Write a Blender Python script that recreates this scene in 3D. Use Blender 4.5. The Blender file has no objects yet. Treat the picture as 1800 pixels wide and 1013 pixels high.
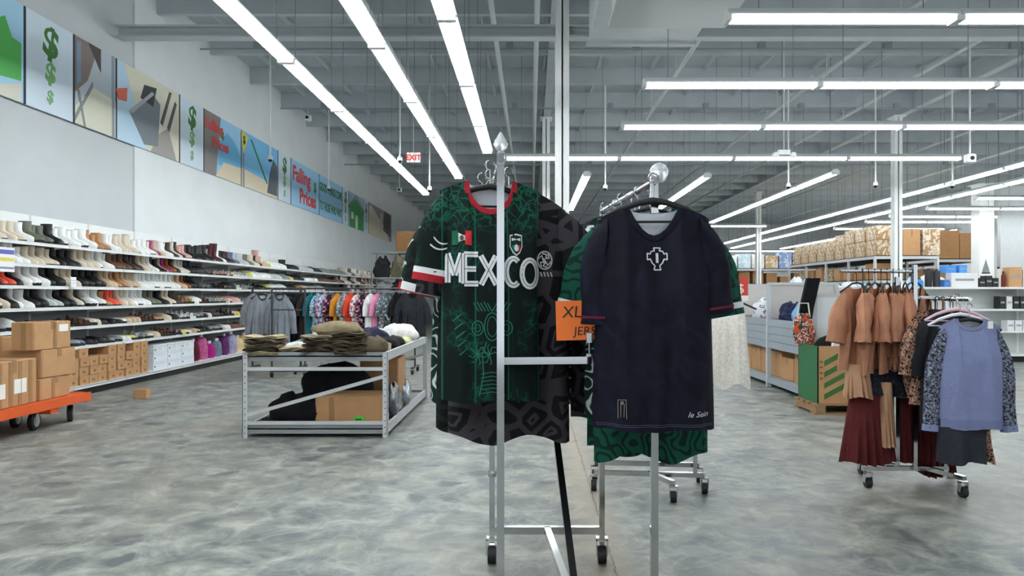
import bpy, bmesh, math, random
from mathutils import Vector, Matrix

# ------------------------------------------------------------------ camera, world, exposure
S = bpy.context.scene
C = S.collection
F, CX, CY, H = 1300.0, 933.0, 518.0, 1.3      # focal length in px, vanishing point of the aisle, eye height
cam = bpy.data.cameras.new('camera'); camo = bpy.data.objects.new('camera', cam); C.objects.link(camo)
camo.location = (0, 0, H); camo.rotation_euler = (math.pi/2, 0, 0)
cam.sensor_width = 36; cam.lens = F/1800*36
cam.shift_x = -(CX-900)/1800; cam.shift_y = (CY-506.5)/1800
cam.clip_start = 0.05; cam.clip_end = 200
S.camera = camo
w = bpy.data.worlds.new('world'); S.world = w; w.use_nodes = True
w.node_tree.nodes['Background'].inputs[0].default_value = (0.86, 0.93, 1, 1)
w.node_tree.nodes['Background'].inputs[1].default_value = 0.9
S.view_settings.view_transform = 'Standard'
try: S.view_settings.look = 'None'
except Exception: pass
S.view_settings.gamma = 1; S.view_settings.use_curve_mapping = False
S.view_settings.exposure = 0.55
TUBE = 17.0                                   # emission of the fluorescent tubes
R = random.Random(11)

def P(px, py, d):
    """pixel of the photograph + distance along the aisle -> place in the store"""
    return Vector(((px-CX)/F*d, d, H-(py-CY)/F*d))

# ------------------------------------------------------------------ materials
MATS = {}
def srgb(c):
    if isinstance(c, str):
        c = tuple(int(c[i:i+2], 16)/255 for i in (0, 2, 4))
    return tuple((x/12.92 if x <= 0.04045 else ((x+0.055)/1.055)**2.4) for x in c) + (1,)
class NT:
    def __init__(s, name):
        s.m = bpy.data.materials.new(name); s.m.use_nodes = True
        s.t = s.m.node_tree; s.b = s.t.nodes['Principled BSDF']
    def n(s, typ, **kw):
        nd = s.t.nodes.new(typ)
        for k, v in kw.items():
            if k.startswith('i_'):
                key = k[2:]; key = int(key) if key.isdigit() else key.replace('_', ' ')
                nd.inputs[key].default_value = v
            else: setattr(nd, k, v)
        return nd
    def l(s, a, b): s.t.links.new(a, b)
    def coord(s, scale=(1, 1, 1), typ='Object'):
        tc = s.n('ShaderNodeTexCoord'); mp = s.n('ShaderNodeMapping'); mp.inputs['Scale'].default_value = scale
        s.l(tc.outputs[typ], mp.inputs[0]); return mp.outputs[0]
    def ramp(s, fac, stops, interp='LINEAR'):
        r = s.n('ShaderNodeValToRGB'); r.color_ramp.interpolation = interp
        e = r.color_ramp.elements
        while len(e) < len(stops): e.new(0.5)
        for el, (p, c) in zip(e, stops): el.position = p; el.color = c
        s.l(fac, r.inputs[0]); return r.outputs[0]
    def mix(s, fac, a, b, blend='MIX'):
        m = s.n('ShaderNodeMix', data_type='RGBA', blend_type=blend)
        for sock, v in ((m.inputs[0], fac), (m.inputs[6], a), (m.inputs[7], b)):
            if hasattr(v, 'is_linked') or hasattr(v, 'links'): s.l(v, sock)
            else: sock.default_value = v
        return m.outputs[2]
    def math(s, op, a, b=None, c=None):
        m = s.n('ShaderNodeMath', operation=op)
        for i, v in enumerate((a, b, c)):
            if v is None: continue
            if hasattr(v, 'links'): s.l(v, m.inputs[i])
            else: m.inputs[i].default_value = v
        return m.outputs[0]
    def noise(s, co, scale, detail=3, rough=0.5, dist=0):
        n = s.n('ShaderNodeTexNoise', i_Scale=scale, i_Detail=detail, i_Roughness=rough, i_Distortion=dist)
        if co is not None: s.l(co, n.inputs['Vector'])
        return n.outputs[0]
    def bump(s, h, strength=0.3, dist=0.01):
        b = s.n('ShaderNodeBump', i_Strength=strength, i_Distance=dist); s.l(h, b.inputs['Height']); s.l(b.outputs[0], s.b.inputs['Normal'])
    def base(s, v):
        if hasattr(v, 'links'): s.l(v, s.b.inputs['Base Color'])
        else: s.b.inputs['Base Color'].default_value = v
    def rough(s, v): s.b.inputs['Roughness'].default_value = v
def plain(name, col, rough=0.6, metal=0, var=0.0, scale=8, bump=0, emit=0, trans=0, coat=0):
    if name in MATS: return MATS[name]
    t = NT(name); c = srgb(col); t.rough(rough); t.b.inputs['Metallic'].default_value = metal
    if var or bump:
        n = t.noise(t.coord(), scale, 4)
        if var:
            d = tuple(x*(1-var) for x in c[:3])+(1,); u = tuple(min(1, x*(1+var)) for x in c[:3])+(1,)
            t.base(t.ramp(n, [(0.3, d), (0.7, u)]))
        else: t.base(c)
        if bump: t.bump(n, bump, 0.01)
    else: t.base(c)
    if emit:
        t.b.inputs['Emission Color'].default_value = c; t.b.inputs['Emission Strength'].default_value = emit
    if trans: t.b.inputs['Transmission Weight'].default_value = trans
    if coat: t.b.inputs['Coat Weight'].default_value = coat
    MATS[name] = t.m
    return t.m
def cloth(name, col, var=0.18, scale=6, rough=0.85):
    """woven cloth: slight shade changes and a soft crease relief"""
    if name in MATS: return MATS[name]
    t = NT(name); c = srgb(col); t.rough(rough); co = t.coord(); t.b.inputs['Specular IOR Level'].default_value = .2
    n = t.noise(co, scale, 5, 0.6)
    t.base(t.ramp(n, [(0.3, tuple(x*(1-var) for x in c[:3])+(1,)), (0.7, tuple(min(1, x*(1+var)) for x in c[:3])+(1,))]))
    t.bump(t.noise(co, 16, 4, 0.6, 0.8), 0.6, 0.014); pass
    MATS[name] = t.m; return t.m
def pattern(name, stops, scale=30, dist=0.5, kind='noise', rough=0.85, vec=(1, 1, 1), interp='CONSTANT'):
    if name in MATS: return MATS[name]
    t = NT(name); t.rough(rough); co = t.coord(vec); t.b.inputs['Specular IOR Level'].default_value = .25
    if kind == 'noise': f = t.noise(co, scale, 2, 0.5, dist)
    elif kind == 'voronoi':
        v = t.n('ShaderNodeTexVoronoi', i_Scale=scale); t.l(co, v.inputs['Vector']); f = v.outputs['Distance']
    elif kind == 'edge':
        v = t.n('ShaderNodeTexVoronoi', feature='DISTANCE_TO_EDGE', i_Scale=scale); t.l(co, v.inputs['Vector']); f = v.outputs['Distance']
    t.base(t.ramp(f, [(p, srgb(c)) for p, c in stops], interp)); t.bump(t.noise(t.coord(), 20, 3), 0.25, 0.01)
    MATS[name] = t.m; return t.m

# ------------------------------------------------------------------ mesh builder
class MB:
    def __init__(s): s.v = []; s.f = []
    def add(s, vs, fs):
        o = len(s.v); s.v += [Vector(v) for v in vs]; s.f += [tuple(i+o for i in f) for f in fs]; return s
    def box(s, x0, x1, y0, y1, z0, z1):
        return s.add([(x0,y0,z0),(x1,y0,z0),(x1,y1,z0),(x0,y1,z0),(x0,y0,z1),(x1,y0,z1),(x1,y1,z1),(x0,y1,z1)],
                     [(0,3,2,1),(4,5,6,7),(0,1,5,4),(1,2,6,5),(2,3,7,6),(3,0,4,7)])
    def cbox(s, x0, x1, y0, y1, z0, z1, b=0.01):
        """box with chamfered vertical edges and top"""
        def ring(z, i): return [(x0+b+i,y0+i,z),(x1-b-i,y0+i,z),(x1-i,y0+b+i,z),(x1-i,y1-b-i,z),(x1-b-i,y1-i,z),(x0+b+i,y1-i,z),(x0+i,y1-b-i,z),(x0+i,y0+b+i,z)]
        return s.loft([ring(z0, b*.6), ring(z0+b*.6, 0), ring(z1-b*.6, 0), ring(z1, b*.6)], True, True)
    def beam(s, a, b, wx, wz, up=(0,0,1)):
        a, b = Vector(a), Vector(b); d = (b-a).normalized(); up = Vector(up)
        if abs(d.dot(up)) > 0.99: up = Vector((0,1,0))
        e = d.cross(up).normalized(); g = e.cross(d)
        vs = [p+e*(sx*wx/2)+g*(sz*wz/2) for p in (a, b) for sx, sz in ((-1,-1),(1,-1),(1,1),(-1,1))]
        return s.add(vs, [(0,1,2,3),(7,6,5,4),(0,4,5,1),(1,5,6,2),(2,6,7,3),(3,7,4,0)])
    def tube(s, pts, r, n=8, cap=True):
        pts = [Vector(p) for p in pts]; rings = []; prev = None
        for i, p in enumerate(pts):
            d = (pts[min(i+1, len(pts)-1)]-pts[max(i-1, 0)]).normalized()
            if prev is None: prev = d.orthogonal().normalized()
            e = (prev-d*prev.dot(d)).normalized(); prev = e; g = d.cross(e)
            rr = r[i] if isinstance(r, (list, tuple)) else r
            rings.append([p+e*(rr*math.cos(2*math.pi*k/n))+g*(rr*math.sin(2*math.pi*k/n)) for k in range(n)])
        return s.loft(rings, cap, cap)
    def cyl(s, a, b, r, n=10): return s.tube([a, b], r, n)
    def loft(s, rings, cap0=False, cap1=False, closed=True):
        n = len(rings[0]); vs = [v for r in rings for v in r]; fs = []
        for i in range(len(rings)-1):
            for k in range(n if closed else n-1):
                k2 = (k+1) % n; fs.append((i*n+k, i*n+k2, (i+1)*n+k2, (i+1)*n+k))
        if cap0: fs.append(tuple(range(n-1, -1, -1)))
        if cap1: fs.append(tuple((len(rings)-1)*n+k for k in range(n)))
        return s.add(vs, fs)
    def prism(s, poly, fn, t0, t1):
        n = len(poly); vs = [fn(x, y, t) for t in (t0, t1) for x, y in poly]
        fs = [tuple(range(n-1, -1, -1)), tuple(range(n, 2*n))]+[(k, (k+1) % n, n+(k+1) % n, n+k) for k in range(n)]
        return s.add(vs, fs)
    def lathe(s, prof, c=(0,0,0), n=12):
        c = Vector(c)
        return s.loft([[c+Vector((r*math.cos(2*math.pi*k/n), r*math.sin(2*math.pi*k/n), z)) for k in range(n)] for r, z in prof], True, True)
    def xf(s, M):
        s.v = [M @ v for v in s.v]; return s
    def mesh(s, name, m=None, smooth=False):
        me = bpy.data.meshes.new(name); me.from_pydata([tuple(v) for v in s.v], [], s.f)
        bm = bmesh.new(); bm.from_mesh(me); bmesh.ops.recalc_face_normals(bm, faces=bm.faces); bm.to_mesh(me); bm.free()
        if m: me.materials.append(m)
        if smooth:
            me.polygons.foreach_set('use_smooth', [True]*len(me.polygons))
            try: me.set_sharp_from_angle(angle=math.radians(50))
            except Exception: pass
        me.update(); return me
    def build(s, name, m, parent=None, smooth=False):
        return link(name, s.mesh(name, m, smooth), parent)
def link(name, me, parent=None, loc=None, rz=0, m=None):
    o = bpy.data.objects.new(name, me); C.objects.link(o)
    if parent: o.parent = parent
    if loc is not None: o.location = loc
    if rz: o.rotation_euler = (0, 0, rz)
    if m:
        o.material_slots[0].link = 'OBJECT'; o.material_slots[0].material = m
    return o
def tag(o, label, cat, group=None):
    o['label'] = label; o['category'] = cat
    if group: o['group'] = group
    return o
def thing(name, label, cat, loc=(0,0,0), rz=0, group=None):
    o = bpy.data.objects.new(name, None); C.objects.link(o); o.location = loc; o.rotation_euler = (0, 0, rz); o.empty_display_size = 0.1
    return tag(o, label, cat, group)
def struct(o, label=None):
    o['kind'] = 'structure'
    if label: o['label'] = label
    return o
def text_mb(txt, size, fn, depth=0.002, align='LEFT', shear=0, bold=0.0):
    cu = bpy.data.curves.new('lettering', 'FONT'); cu.body = txt; cu.size = size; cu.extrude = depth; cu.align_x = align; cu.shear = shear; cu.resolution_u = 3; cu.offset = bold
    ob = bpy.data.objects.new('lettering', cu); C.objects.link(ob)
    bpy.context.view_layer.update()
    me = bpy.data.meshes.new_from_object(ob.evaluated_get(bpy.context.evaluated_depsgraph_get()))
    mb = MB(); mb.add([fn(v.co.x, v.co.y, v.co.z) for v in me.vertices], [tuple(p.vertices) for p in me.polygons])
    bpy.data.objects.remove(ob); bpy.data.curves.remove(cu); bpy.data.meshes.remove(me)
    return mb
ORD = ['first','second','third','fourth','fifth','sixth','seventh','eighth','ninth','tenth','eleventh','twelfth','thirteenth','fourteenth','fifteenth','sixteenth','seventeenth','eighteenth','nineteenth','twentieth']
def ordn(i):
    if i < 20: return ORD[i]
    i += 1; return '%d%s' % (i, 'th' if 10 <= i % 100 <= 20 else {1:'st',2:'nd',3:'rd'}.get(i % 10, 'th'))

# ------------------------------------------------------------------ the room
WX = -6.4                                      # plane of the left wall
YB, YF, XR = 52.0, -9.0, 21.0                   # back wall, added front wall, right wall
def floor_mat():
    t = NT('worn_concrete'); co = t.coord()
    big = t.noise(co, 0.5, 4, 0.6); mid = t.noise(co, 4.2, 7, 0.66, 0.5); fine = t.noise(co, 12, 6, 0.7, 0.4)
    v = t.n('ShaderNodeTexVoronoi', feature='SMOOTH_F1', i_Scale=4.4); v.inputs['Smoothness'].default_value = 0.15
    wob = t.n('ShaderNodeTexNoise', i_Scale=4.5, i_Detail=4.0); t.l(co, wob.inputs['Vector'])
    ad = t.n('ShaderNodeMix', data_type='VECTOR'); ad.inputs[0].default_value = 0.22; t.l(co, ad.inputs[4]); t.l(wob.outputs[1], ad.inputs[5]); t.l(ad.outputs[1], v.inputs['Vector'])
    blot = t.ramp(v.outputs['Color'], [(0.45, (0,0,0,1)), (0.75, (1,1,1,1))])
    sm = t.ramp(v.outputs['Distance'], [(0.26, (1,1,1,1)), (0.40, (0,0,0,1))])
    c1 = t.ramp(mid, [(0.34, srgb('4d5356')), (0.46, srgb('6f7371')), (0.56, srgb('8b8d86')), (0.70, srgb('b0afa6'))])
    c2 = t.mix(t.math('MULTIPLY', t.math('MULTIPLY', blot, sm), 0.85), c1, srgb('4a5156'))
    vein = t.ramp(t.math('ABSOLUTE', t.math('SUBTRACT', t.noise(co, 3.1, 5, 0.6, 0.7), 0.5)), [(0.0, (.22,.22,.22,1)), (0.05, (0,0,0,1))])
    c3 = t.mix(vein, c2, srgb('b9bab2'))
    c4 = t.mix(t.ramp(big, [(0.44, (0,0,0,1)), (0.66, (.45,.45,.45,1))]), c3, srgb('8a8272'))
    # tan strip with a crack along the line of columns
    sx = t.n('ShaderNodeSeparateXYZ'); t.l(co, sx.inputs[0])
    xx = t.math('ADD', sx.outputs[0], t.math('MULTIPLY', t.math('SUBTRACT', mid, 0.5), 0.35))
    strip = t.math('SMOOTH_MAX', 0.0, t.math('SUBTRACT', 1.0, t.math('MULTIPLY', t.math('ABSOLUTE', t.math('SUBTRACT', xx, 0.36)), 5.0)), 0.1)
    c5 = t.mix(t.math('MULTIPLY', strip, 0.75), c4, srgb('a89a86'))
    crack = t.math('LESS_THAN', t.math('ABSOLUTE', t.math('SUBTRACT', t.math('ADD', sx.outputs[0], t.math('MULTIPLY', t.math('SUBTRACT', fine, 0.5), 0.05)), 0.40)), 0.004)
    t.base(t.mix(t.math('MULTIPLY', crack, 0.7), c5, srgb('4a4640')))
    rr = t.ramp(mid, [(0.3, (.36,.36,.36,1)), (0.7, (.62,.62,.62,1))]); t.l(rr, t.b.inputs['Roughness'])
    t.bump(fine, 0.12, 0.006); return t.m
struct(MB().box(WX-.2, XR, YF, YB, -.2, 0).build('floor', floor_mat()), 'worn mottled grey concrete floor')
white = plain('wall_white', 'dfe3e4', 0.7, var=0.03, scale=1.5, bump=0.04)
light_grey = plain('wall_light_grey', 'c3c8ca', 0.7, var=0.03, scale=1.5, bump=0.04)  # greyer tone for the near stretch of the left wall
wl = struct(MB().box(WX-.2, WX, 11.95, YB, 0, 6.7).build('wall_left', white), 'tall white wall behind the shoe shelves')
wg = struct(MB().box(WX-.2, WX-.03, YF, 11.95, 0, 6.7).build('wall_left_front', light_grey), 'light grey near part of the left wall')
struct(MB().box(WX-.2, XR+.2, YB, YB+.2, 0, 6.7).build('wall_back', white), 'white far back wall')
struct(MB().box(XR, XR+.2, YF, YB, 0, 6.7).build('wall_right', white), 'white right wall')
struct(MB().box(16.9, XR, 26.6, 26.8, 0, 5.2).build('wall_partition', plain('partition', 'cfd2d3', .7, var=.03)), 'grey partition wall beside the wide white column')
fw = MB().box(WX-.2, XR+.2, YF-.2, YF, 3.3, 6.7)  # unseen wall with openings, added to give the chrome reflections contrast
for k in range(8): fw.box(WX-.2+k*3.77, WX+.6+k*3.77, YF-.2, YF, 0, 3.3)
struct(fw.build('wall_front_added', white), 'added unseen white wall with openings behind the camera')
ZB, ZD = 6.1, 6.48                              # underside of the roof beams, roof deck
deck_m = plain('roof_deck', 'b2babf', 0.75, var=0.10, scale=1.2)
beam_m = plain('roof_beam_paint', 'c2c9cd', 0.7, var=0.06, scale=2)
pipe_m = plain('white_pipe', 'd6dadb', 0.5)
ceil = struct(MB().box(WX, XR, YF, YB, ZD, ZD+.2).build('ceiling', deck_m), 'grey painted roof deck with beams and pipes')
bme = MB().box(WX, XR, -.055, .055, ZB, ZD).mesh('roof_beam', beam_m)
y = 12.7-2.1*9
while y < YB:
    if y > YF: link('roof_beam', bme, ceil, (0, y, 0))
    y += 2.1
for gx in (0.44, 9.85):
    g = MB().box(gx-.1, gx+.1, YF, YB, ZB-.06, ZB-.02).box(gx-.03, gx+.03, YF, YB, ZB-.02, ZD).build('girder', beam_m, ceil)
# ribs of the deck between the beams: fine joists running along the aisle
jme = MB().box(-.025, .025, YF, YB, ZD-.09, ZD).mesh('joist', beam_m)
x = WX+.6
while x < XR: link('joist', jme, ceil, (x, 0, 0)); x += 1.22
# low steel beam that crosses the hall over the first column
g = MB().box(WX+.05, XR, 11.3, 11.5, 5.24, 5.27).box(WX+.05, XR, 11.3, 11.5, 5.40, 5.43).box(WX+.05, XR, 11.39, 11.41, 5.27, 5.40).build('cross_beam', plain('steel_beam','b9c0c3',.5), ceil)
for px in (0.1, -2.6, -.62, 3.0, 6.2, 8.2, 12.5, 15.5):
    pz = 5.85 if px < 4 else 5.95
    mb = MB().tube([(px, YF, pz), (px, YB, pz)], .045, 8)
    for k in range(14):
        yy = 6+k*3.1+(px % 1)
        mb.cyl((px, yy, pz), (px, yy, ZD), .012, 5); mb.cyl((px, yy+.8, pz), (px, yy+.8, pz+.16), .016, 5); mb.cyl((px, yy+.8, pz+.16), (px, yy+.8, pz+.18), .04, 6)
    mb.build('sprinkler_pipe', pipe_m, ceil, True)
for yy, zz in ((9.0, 5.95), (14.1, 5.98), (18.6, 5.98), (25.0, 5.7)):
    mb = MB().tube([(WX+.1, yy, zz), (XR, yy, zz)], .02, 6)
    for k in range(11): mb.box(WX+1.2+k*2.4-.07, WX+1.2+k*2.4+.07, yy-.05, yy+.05, zz-.02, zz+.13)
    mb.build('conduit', plain('conduit_grey','9aa2a6',.5), ceil)
def column(px, y, wd, z1, label, x=None):
    x = (px-CX)/F*y if x is None else x
    o = thing('support_column', label, 'column', (x, y, 0)); o['kind'] = 'structure'
    m = plain('column_white', 'f3f5f4', .5)
    h = wd/2
    if wd < .3:   # steel H-section
        MB().box(-h, h, -h, -h+.02, 0, z1).box(-h, h, h-.02, h, 0, z1).box(-.012, .012, -h, h, 0, z1).build('shaft', m, o)
    else: MB().cbox(-h, h, -h, h, 0, z1, .015).build('shaft', m, o)
    MB().box(-h-.08, h+.08, -h-.08, h+.08, 0, .02).build('base_plate', plain('plate','8b9092',.5), o)
    MB().box(-h-.06, h+.06, -h-.12, h+.12, z1-.03, z1).build('cap_plate', m, o)
column(988, 11.4, .21, ZB-.06, 'white steel column rising behind the green jersey rack')
column(960, 19.9, .20, ZB-.06, 'white steel column behind the nearest column, half hidden')
column(1576, 19.7, .21, ZB-.06, 'white steel column behind the tan tops')
column(1333, 34.2, .22, ZB-.06, 'slim far white column behind the grey display bin')
column(1727, 26.2, .52, 5.2, 'wide white square column beside the grey partition wall')

# ------------------------------------------------------------------ fluorescent strip lights
ZL = 4.2
tube_m = NT('fluorescent_tube'); tube_m.b.inputs['Emission Color'].default_value = (.93, .98, 1, 1); tube_m.b.inputs['Emission Strength'].default_value = TUBE; tube_m = tube_m.m
house_m = plain('light_housing', 'e4e8e9', .45)
LS = 2.44
hme = MB().loft([[(-.05,y,.11),(-.11,y,.05),(-.11,y,.03),(.11,y,.03),(.11,y,.05),(.05,y,.11)] for y in (.005, LS-.005)], True, True).mesh('housing', house_m)
tme = MB().tube([(0,.05,0),(0,LS-.05,0)], .021, 6).mesh('tube', tube_m)
eme = MB().box(-.095,.095,.0,.045,-.025,.03).mesh('end_socket', house_m)
wme = MB().cyl((0,0,.11),(0,0,ZD-ZL-.005),.006,4).mesh('wire', plain('wire','7d8589',.5))
def strip(name_lab, i, loc, rz):
    o = thing('strip_light', '%s, %s' % (name_lab, ordn(i)), 'light', loc, rz, name_lab)
    link('housing', hme, o)
    for yy in (0, LS-.045): link('end_socket', eme, o, (0, yy, 0))
    for yy in (.35, LS-.35): link('wire', wme, o, (0, yy, 0))
    for sx in (-.055, .055): link('tube', tme, o, (sx, 0, 0))
def run_y(lab, x, y0, y1):
    n = max(1, round((y1-y0)/LS))
    for i in range(n): strip(lab+' from the near end', i, (x, y1-(n-i)*LS, ZL), 0)
def run_x(lab, y, x0, x1):
    n = max(1, round((x1-x0)/LS))
    for i in range(n): strip(lab+' from its left end', i, (x0+i*LS, y, ZL), -math.pi/2)
run_y('strip light in the row nearest the left wall', -3.04, -5.5, 21.4)
run_y('strip light in the middle left aisle row', -1.8, -6.1, 18.4)
run_y('strip light in the left aisle row beside the column', -.885, -7, 15.1)
run_x('strip light in the nearest crosswise row at right', 7.82, 2.06, 19)
run_x('strip light in the second crosswise row at right', 10.3, 1.56, 19)
run_x('strip light in the third crosswise row at right', 12.87, 1.58, 19)
run_x('strip light in the long crosswise row behind the column', 15.84, -.55, 9.2)
run_x('strip light in a crosswise row over the shop front', 3.2, 2.06, 16)
run_x('strip light in a crosswise row behind the viewer', -2.0, 2.06, 16)
run_y('white strip light seen end-on between the two jersey rails', 1.37, 17.95, 25.3)
run_y('white strip light seen end-on above the navy jersey', 4.35, 18.1, 25.5)
run_y('white strip light slanting down to the navy jersey sleeve', 7.3, 17.7, 29.9)
run_y('strip light in the upper long slanting row at right', 11.0, 14.6, 43.9)
run_y('strip light in the lower long slanting row at right', 12.6, 14.6, 46.4)
for k, (yy, x1) in enumerate(((22.4, 20.7), (25.1, 20.8), (27.7, 20.8), (29.7, 18.3), (32.8, 18.6))):
    run_x('strip light in the %s short crosswise row at far right' % ordn(k), yy, 13.45, x1)
run_y('white strip light over the far boxes beside the wide column', 19.2, 33.0, 38.0)
run_y('white strip light over the wrapped boxes on the long rack', 15.9, 37.2, 47.0)
run_x('white strip light along the far back wall', 49.6, 12.9, 17.8)
run_x('white strip light far back beside the navy sleeve', 31.5, 7.6, 10.1)

# ------------------------------------------------------------------ ceiling-hung things
def pole_cam(px, py, d, label, kind):
    p = P(px, py, d); wm = plain('camera_white','e9ecec',.4)
    if kind == 'exit':
        o = thing('exit_sign', label, 'sign', p); MB().box(-.18,.18,-.03,.03,-.13,.13).build('panel', plain('sign_white','f2f2f0',.5,emit=.5), o)
        text_mb('EXIT', .2, lambda x,y,z: Vector((x,-.031-z,y-.07)), .002, 'CENTER', bold=.006).build('lettering', plain('exit_red','d8232a',.5,emit=.6), o)
        MB().cyl((0,0,.13),(0,0,ZD-.01-p.z),.012,6).build('rod', wm, o); return
    if kind == 'emergency':
        o = thing('emergency_light', label, 'light', p); MB().cbox(-.12,.12,-.05,.05,-.03,.07,.015).build('case', wm, o)
        for sx in (-1, 1): MB().cyl((sx*.17,-.06,-.04),(sx*.17,.03,-.02),.06,10).build('lamp_head', wm, o, True)
        MB().cyl((0,0,.07),(0,0,ZD-.01-p.z),.012,6).build('rod', wm, o); return
    o = thing('security_camera', label, 'camera', p)
    MB().cyl((0,0,.06),(0,0,ZD-.01-p.z),.018,6).build('rod', wm, o)
    if kind == 'box':
        MB().cbox(-.09,.09,-.07,.07,-.1,.06,.02).build('case', wm, o); MB().cyl((0,-.085,-.02),(0,-.07,-.02),.04,10).build('lens', plain('lens_black','111214',.15), o)
    else:
        MB().lathe([(.02,.08),(.05,.05),(.055,.0),(.04,-.03)], n=10).build('case', wm, o, True); MB().lathe([(.045,-.02),(.035,-.06),(.0,-.075)], n=10).build('lens', plain('lens_black','111214',.15), o, True)
pole_cam(541,206,20,'white box camera on a pole in front of the left wall','box')
pole_cam(727,277,20,'red and white EXIT sign hanging over the aisle','exit')
pole_cam(475,279,15.5,'white dome camera on a long pole before the cartoon banner','dome')
pole_cam(578,331,20,'white dome camera on a thin pole before the lettered banner','dome')
pole_cam(703,281,15.5,'white dome camera on a pole left of the exit sign','dome')
pole_cam(755,333,17,'white dome camera on a pole right of the exit sign','dome')
pole_cam(702,333,27,'small white box camera hanging below the left strip lights','box')
pole_cam(1064,330,17,'dome camera between the two jersey rails','dome')
pole_cam(1378,270,14.5,'white twin-head emergency light on a pole','emergency')
pole_cam(1386,327,17,'dome camera hanging left of the tan tops column','dome')
pole_cam(1539,325,17,'dome camera just left of the column behind the tan tops','dome')
pole_cam(1674,326,17,'dome camera right of the column behind the tan tops','dome')
pole_cam(1705,277,14,'white bracket camera at upper right, end of the long row','box')
# air handling unit over the aisle
o = thing('air_duct_unit', 'large grey hanging air handling unit with flat lower panel', 'air conditioner', (1.62, 9.8, 5.0))
dm = plain('duct_metal','b4bbbe',.45,var=.05,scale=3)
MB().box(-.76,.76,-2.6,1.1,0,.75).build('casing', dm, o)
MB().box(-.80,.80,1.04,1.14,-.03,.03).build('rim', plain('steel_beam','b9c0c3',.5), o)
MB().box(-.66,.78,-2.6,-.65,-.4,-.36).build('lower_panel', plain('duct_panel','a9afb1',.5), o)
MB().box(-.62,.74,-2.55,-.70,-.36,0).build('plenum', dm, o)
for sx in (-.7,.7):
    for sy in (-2.4,.9): MB().cyl((sx,sy,.75),(sx,sy,1.45),.012,5).build('hanger_rod', dm, o)
# ------------------------------------------------------------------ banners on the left wall
BZ0, BZ1 = 3.70, 4.93
def wy(px): return -WX*F/(CX-px)
flat = {}
def ink(col): return plain('ink_'+col, col, .6)
def banner(label, px0, px1, bg, shapes, y0=None):
    """a printed panel; shapes in panel units (0..1 along the wall, 0..1 up)"""
    a = wy(px0) if y0 is None else y0; b = wy(px1)-.012; Wd = b-a; Hh = BZ1-BZ0
    o = thing('banner_panel', label, 'banner', (WX+.012, a, BZ0))
    MB().box(0, .02, 0, Wd, 0, Hh).build('panel', ink(bg), o)
    MB().box(0, .024, 0, .03, 0, Hh).build('seam', ink('3b3f46'), o)
    for k, sh in enumerate(shapes):
        t = .0205+.0012*(k+1)
        if sh[0] == 'poly':
            _, nm, col, pts = sh
            MB().prism(pts, lambda x, y, z: Vector((z, .03+x*(Wd-.03), y*Hh)), .018, t).build(nm, ink(col), o)
        elif sh[0] == 'text':
            _, nm, col, txt, size, x, y, ro, st = sh
            ca, sa = math.cos(ro), math.sin(ro)
            text_mb(txt, size, lambda u, v, z: Vector((t+z, x*Wd+(u*ca-v*sa)*st, y*Hh+(u*sa+v*ca))), .002, 'CENTER', bold=.012*size/.4).build(nm, ink(col), o)
def dollars(big='3f7a35', mid='6fae66', small='7fb37a'):
    return [('text','dollar_sign',big,'$',.54,.5,.62,-.12,1.1), ('text','dollar_sign',mid,'$',.36,.5,.34,-.12,1.1), ('text','dollar_sign',small,'$',.22,.5,.12,-.12,1.1)]
sky, pale = 'a9d4ee', 'd3e2ee'
alley = [('poly','wall_print','8a7a74',[(0,.35),(.3,.55),(.55,1),(0,1)]), ('poly','roof_print','544a48',[(.3,1),(.62,.72),(.62,1)]),
         ('poly','ground_print','d9d8c6',[(0,0),(1,0),(1,.45),(.45,.5),(0,.2)]), ('poly','post_print','8f99a3',[(.90,0),(.97,0),(.97,1),(.90,1)]),
         ('poly','board_print','8c8f92',[(0,.02),(.42,.5),(.42,.56),(0,.1)]), ('poly','board_print','8c8f92',[(.05,.4),(.1,.4),(.25,0),(.2,0)]),
         ('poly','window_print','7f95ad',[(.03,.45),(.13,.5),(.13,.95),(.03,.95)])]
bin_ = [('poly','ground_print','dcd9c4',[(.1,1),(1,1),(1,0),(.45,0),(.25,.55)]), ('poly','rubble_print','a59e98',[(.5,0),(.95,0),(.8,.42),(.65,.3)]),
        ('poly','dumpster_side_print','7d858d',[(.17,.42),(.40,.06),(.62,.10),(.66,.70),(.52,.80)]), ('poly','dumpster_lid_print','3b4048',[(.34,.66),(.40,.86),(.60,.90),(.54,.62)]),
        ('poly','dumpster_rim_print','a7aeb4',[(.17,.42),(.21,.40),(.56,.80),(.52,.82)]), ('poly','ladder_print','55575a',[(.66,.45),(.82,.95),(.86,.95),(.70,.42)]),
        ('poly','ladder_print','55575a',[(.78,.42),(.92,.85),(.95,.82),(.82,.38)]), ('poly','flag_print','e06c55',[(-.02,.62),(.14,.70),(.13,.52),(.02,.50)])]
banner('blue sky banner panel with a pointed green hill, at the left edge', 0, 38, sky, [('poly','hill_print','53b558',[(0,.05),(.98,.22),(.98,.6),(.90,.62),(.84,.80),(.76,.72),(.66,.62),(.5,.55),(0,.3)]), ('poly','path_print','d8d6c8',[(.6,.0),(.98,.0),(.98,.2)])], y0=7.2)
banner('largest pale dollar-sign panel, next to the green hill banner', 38, 125, pale, dollars())
banner('alley banner with leaning boards and a brown roof', 125, 200, 'b9c3cc', alley)
banner('banner with a grey tilted dumpster on cream ground', 200, 312, 'bcd9ec', bin_)
banner('pale dollar-sign panel right of the dumpster banner', 312, 355, pale, dollars())
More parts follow.
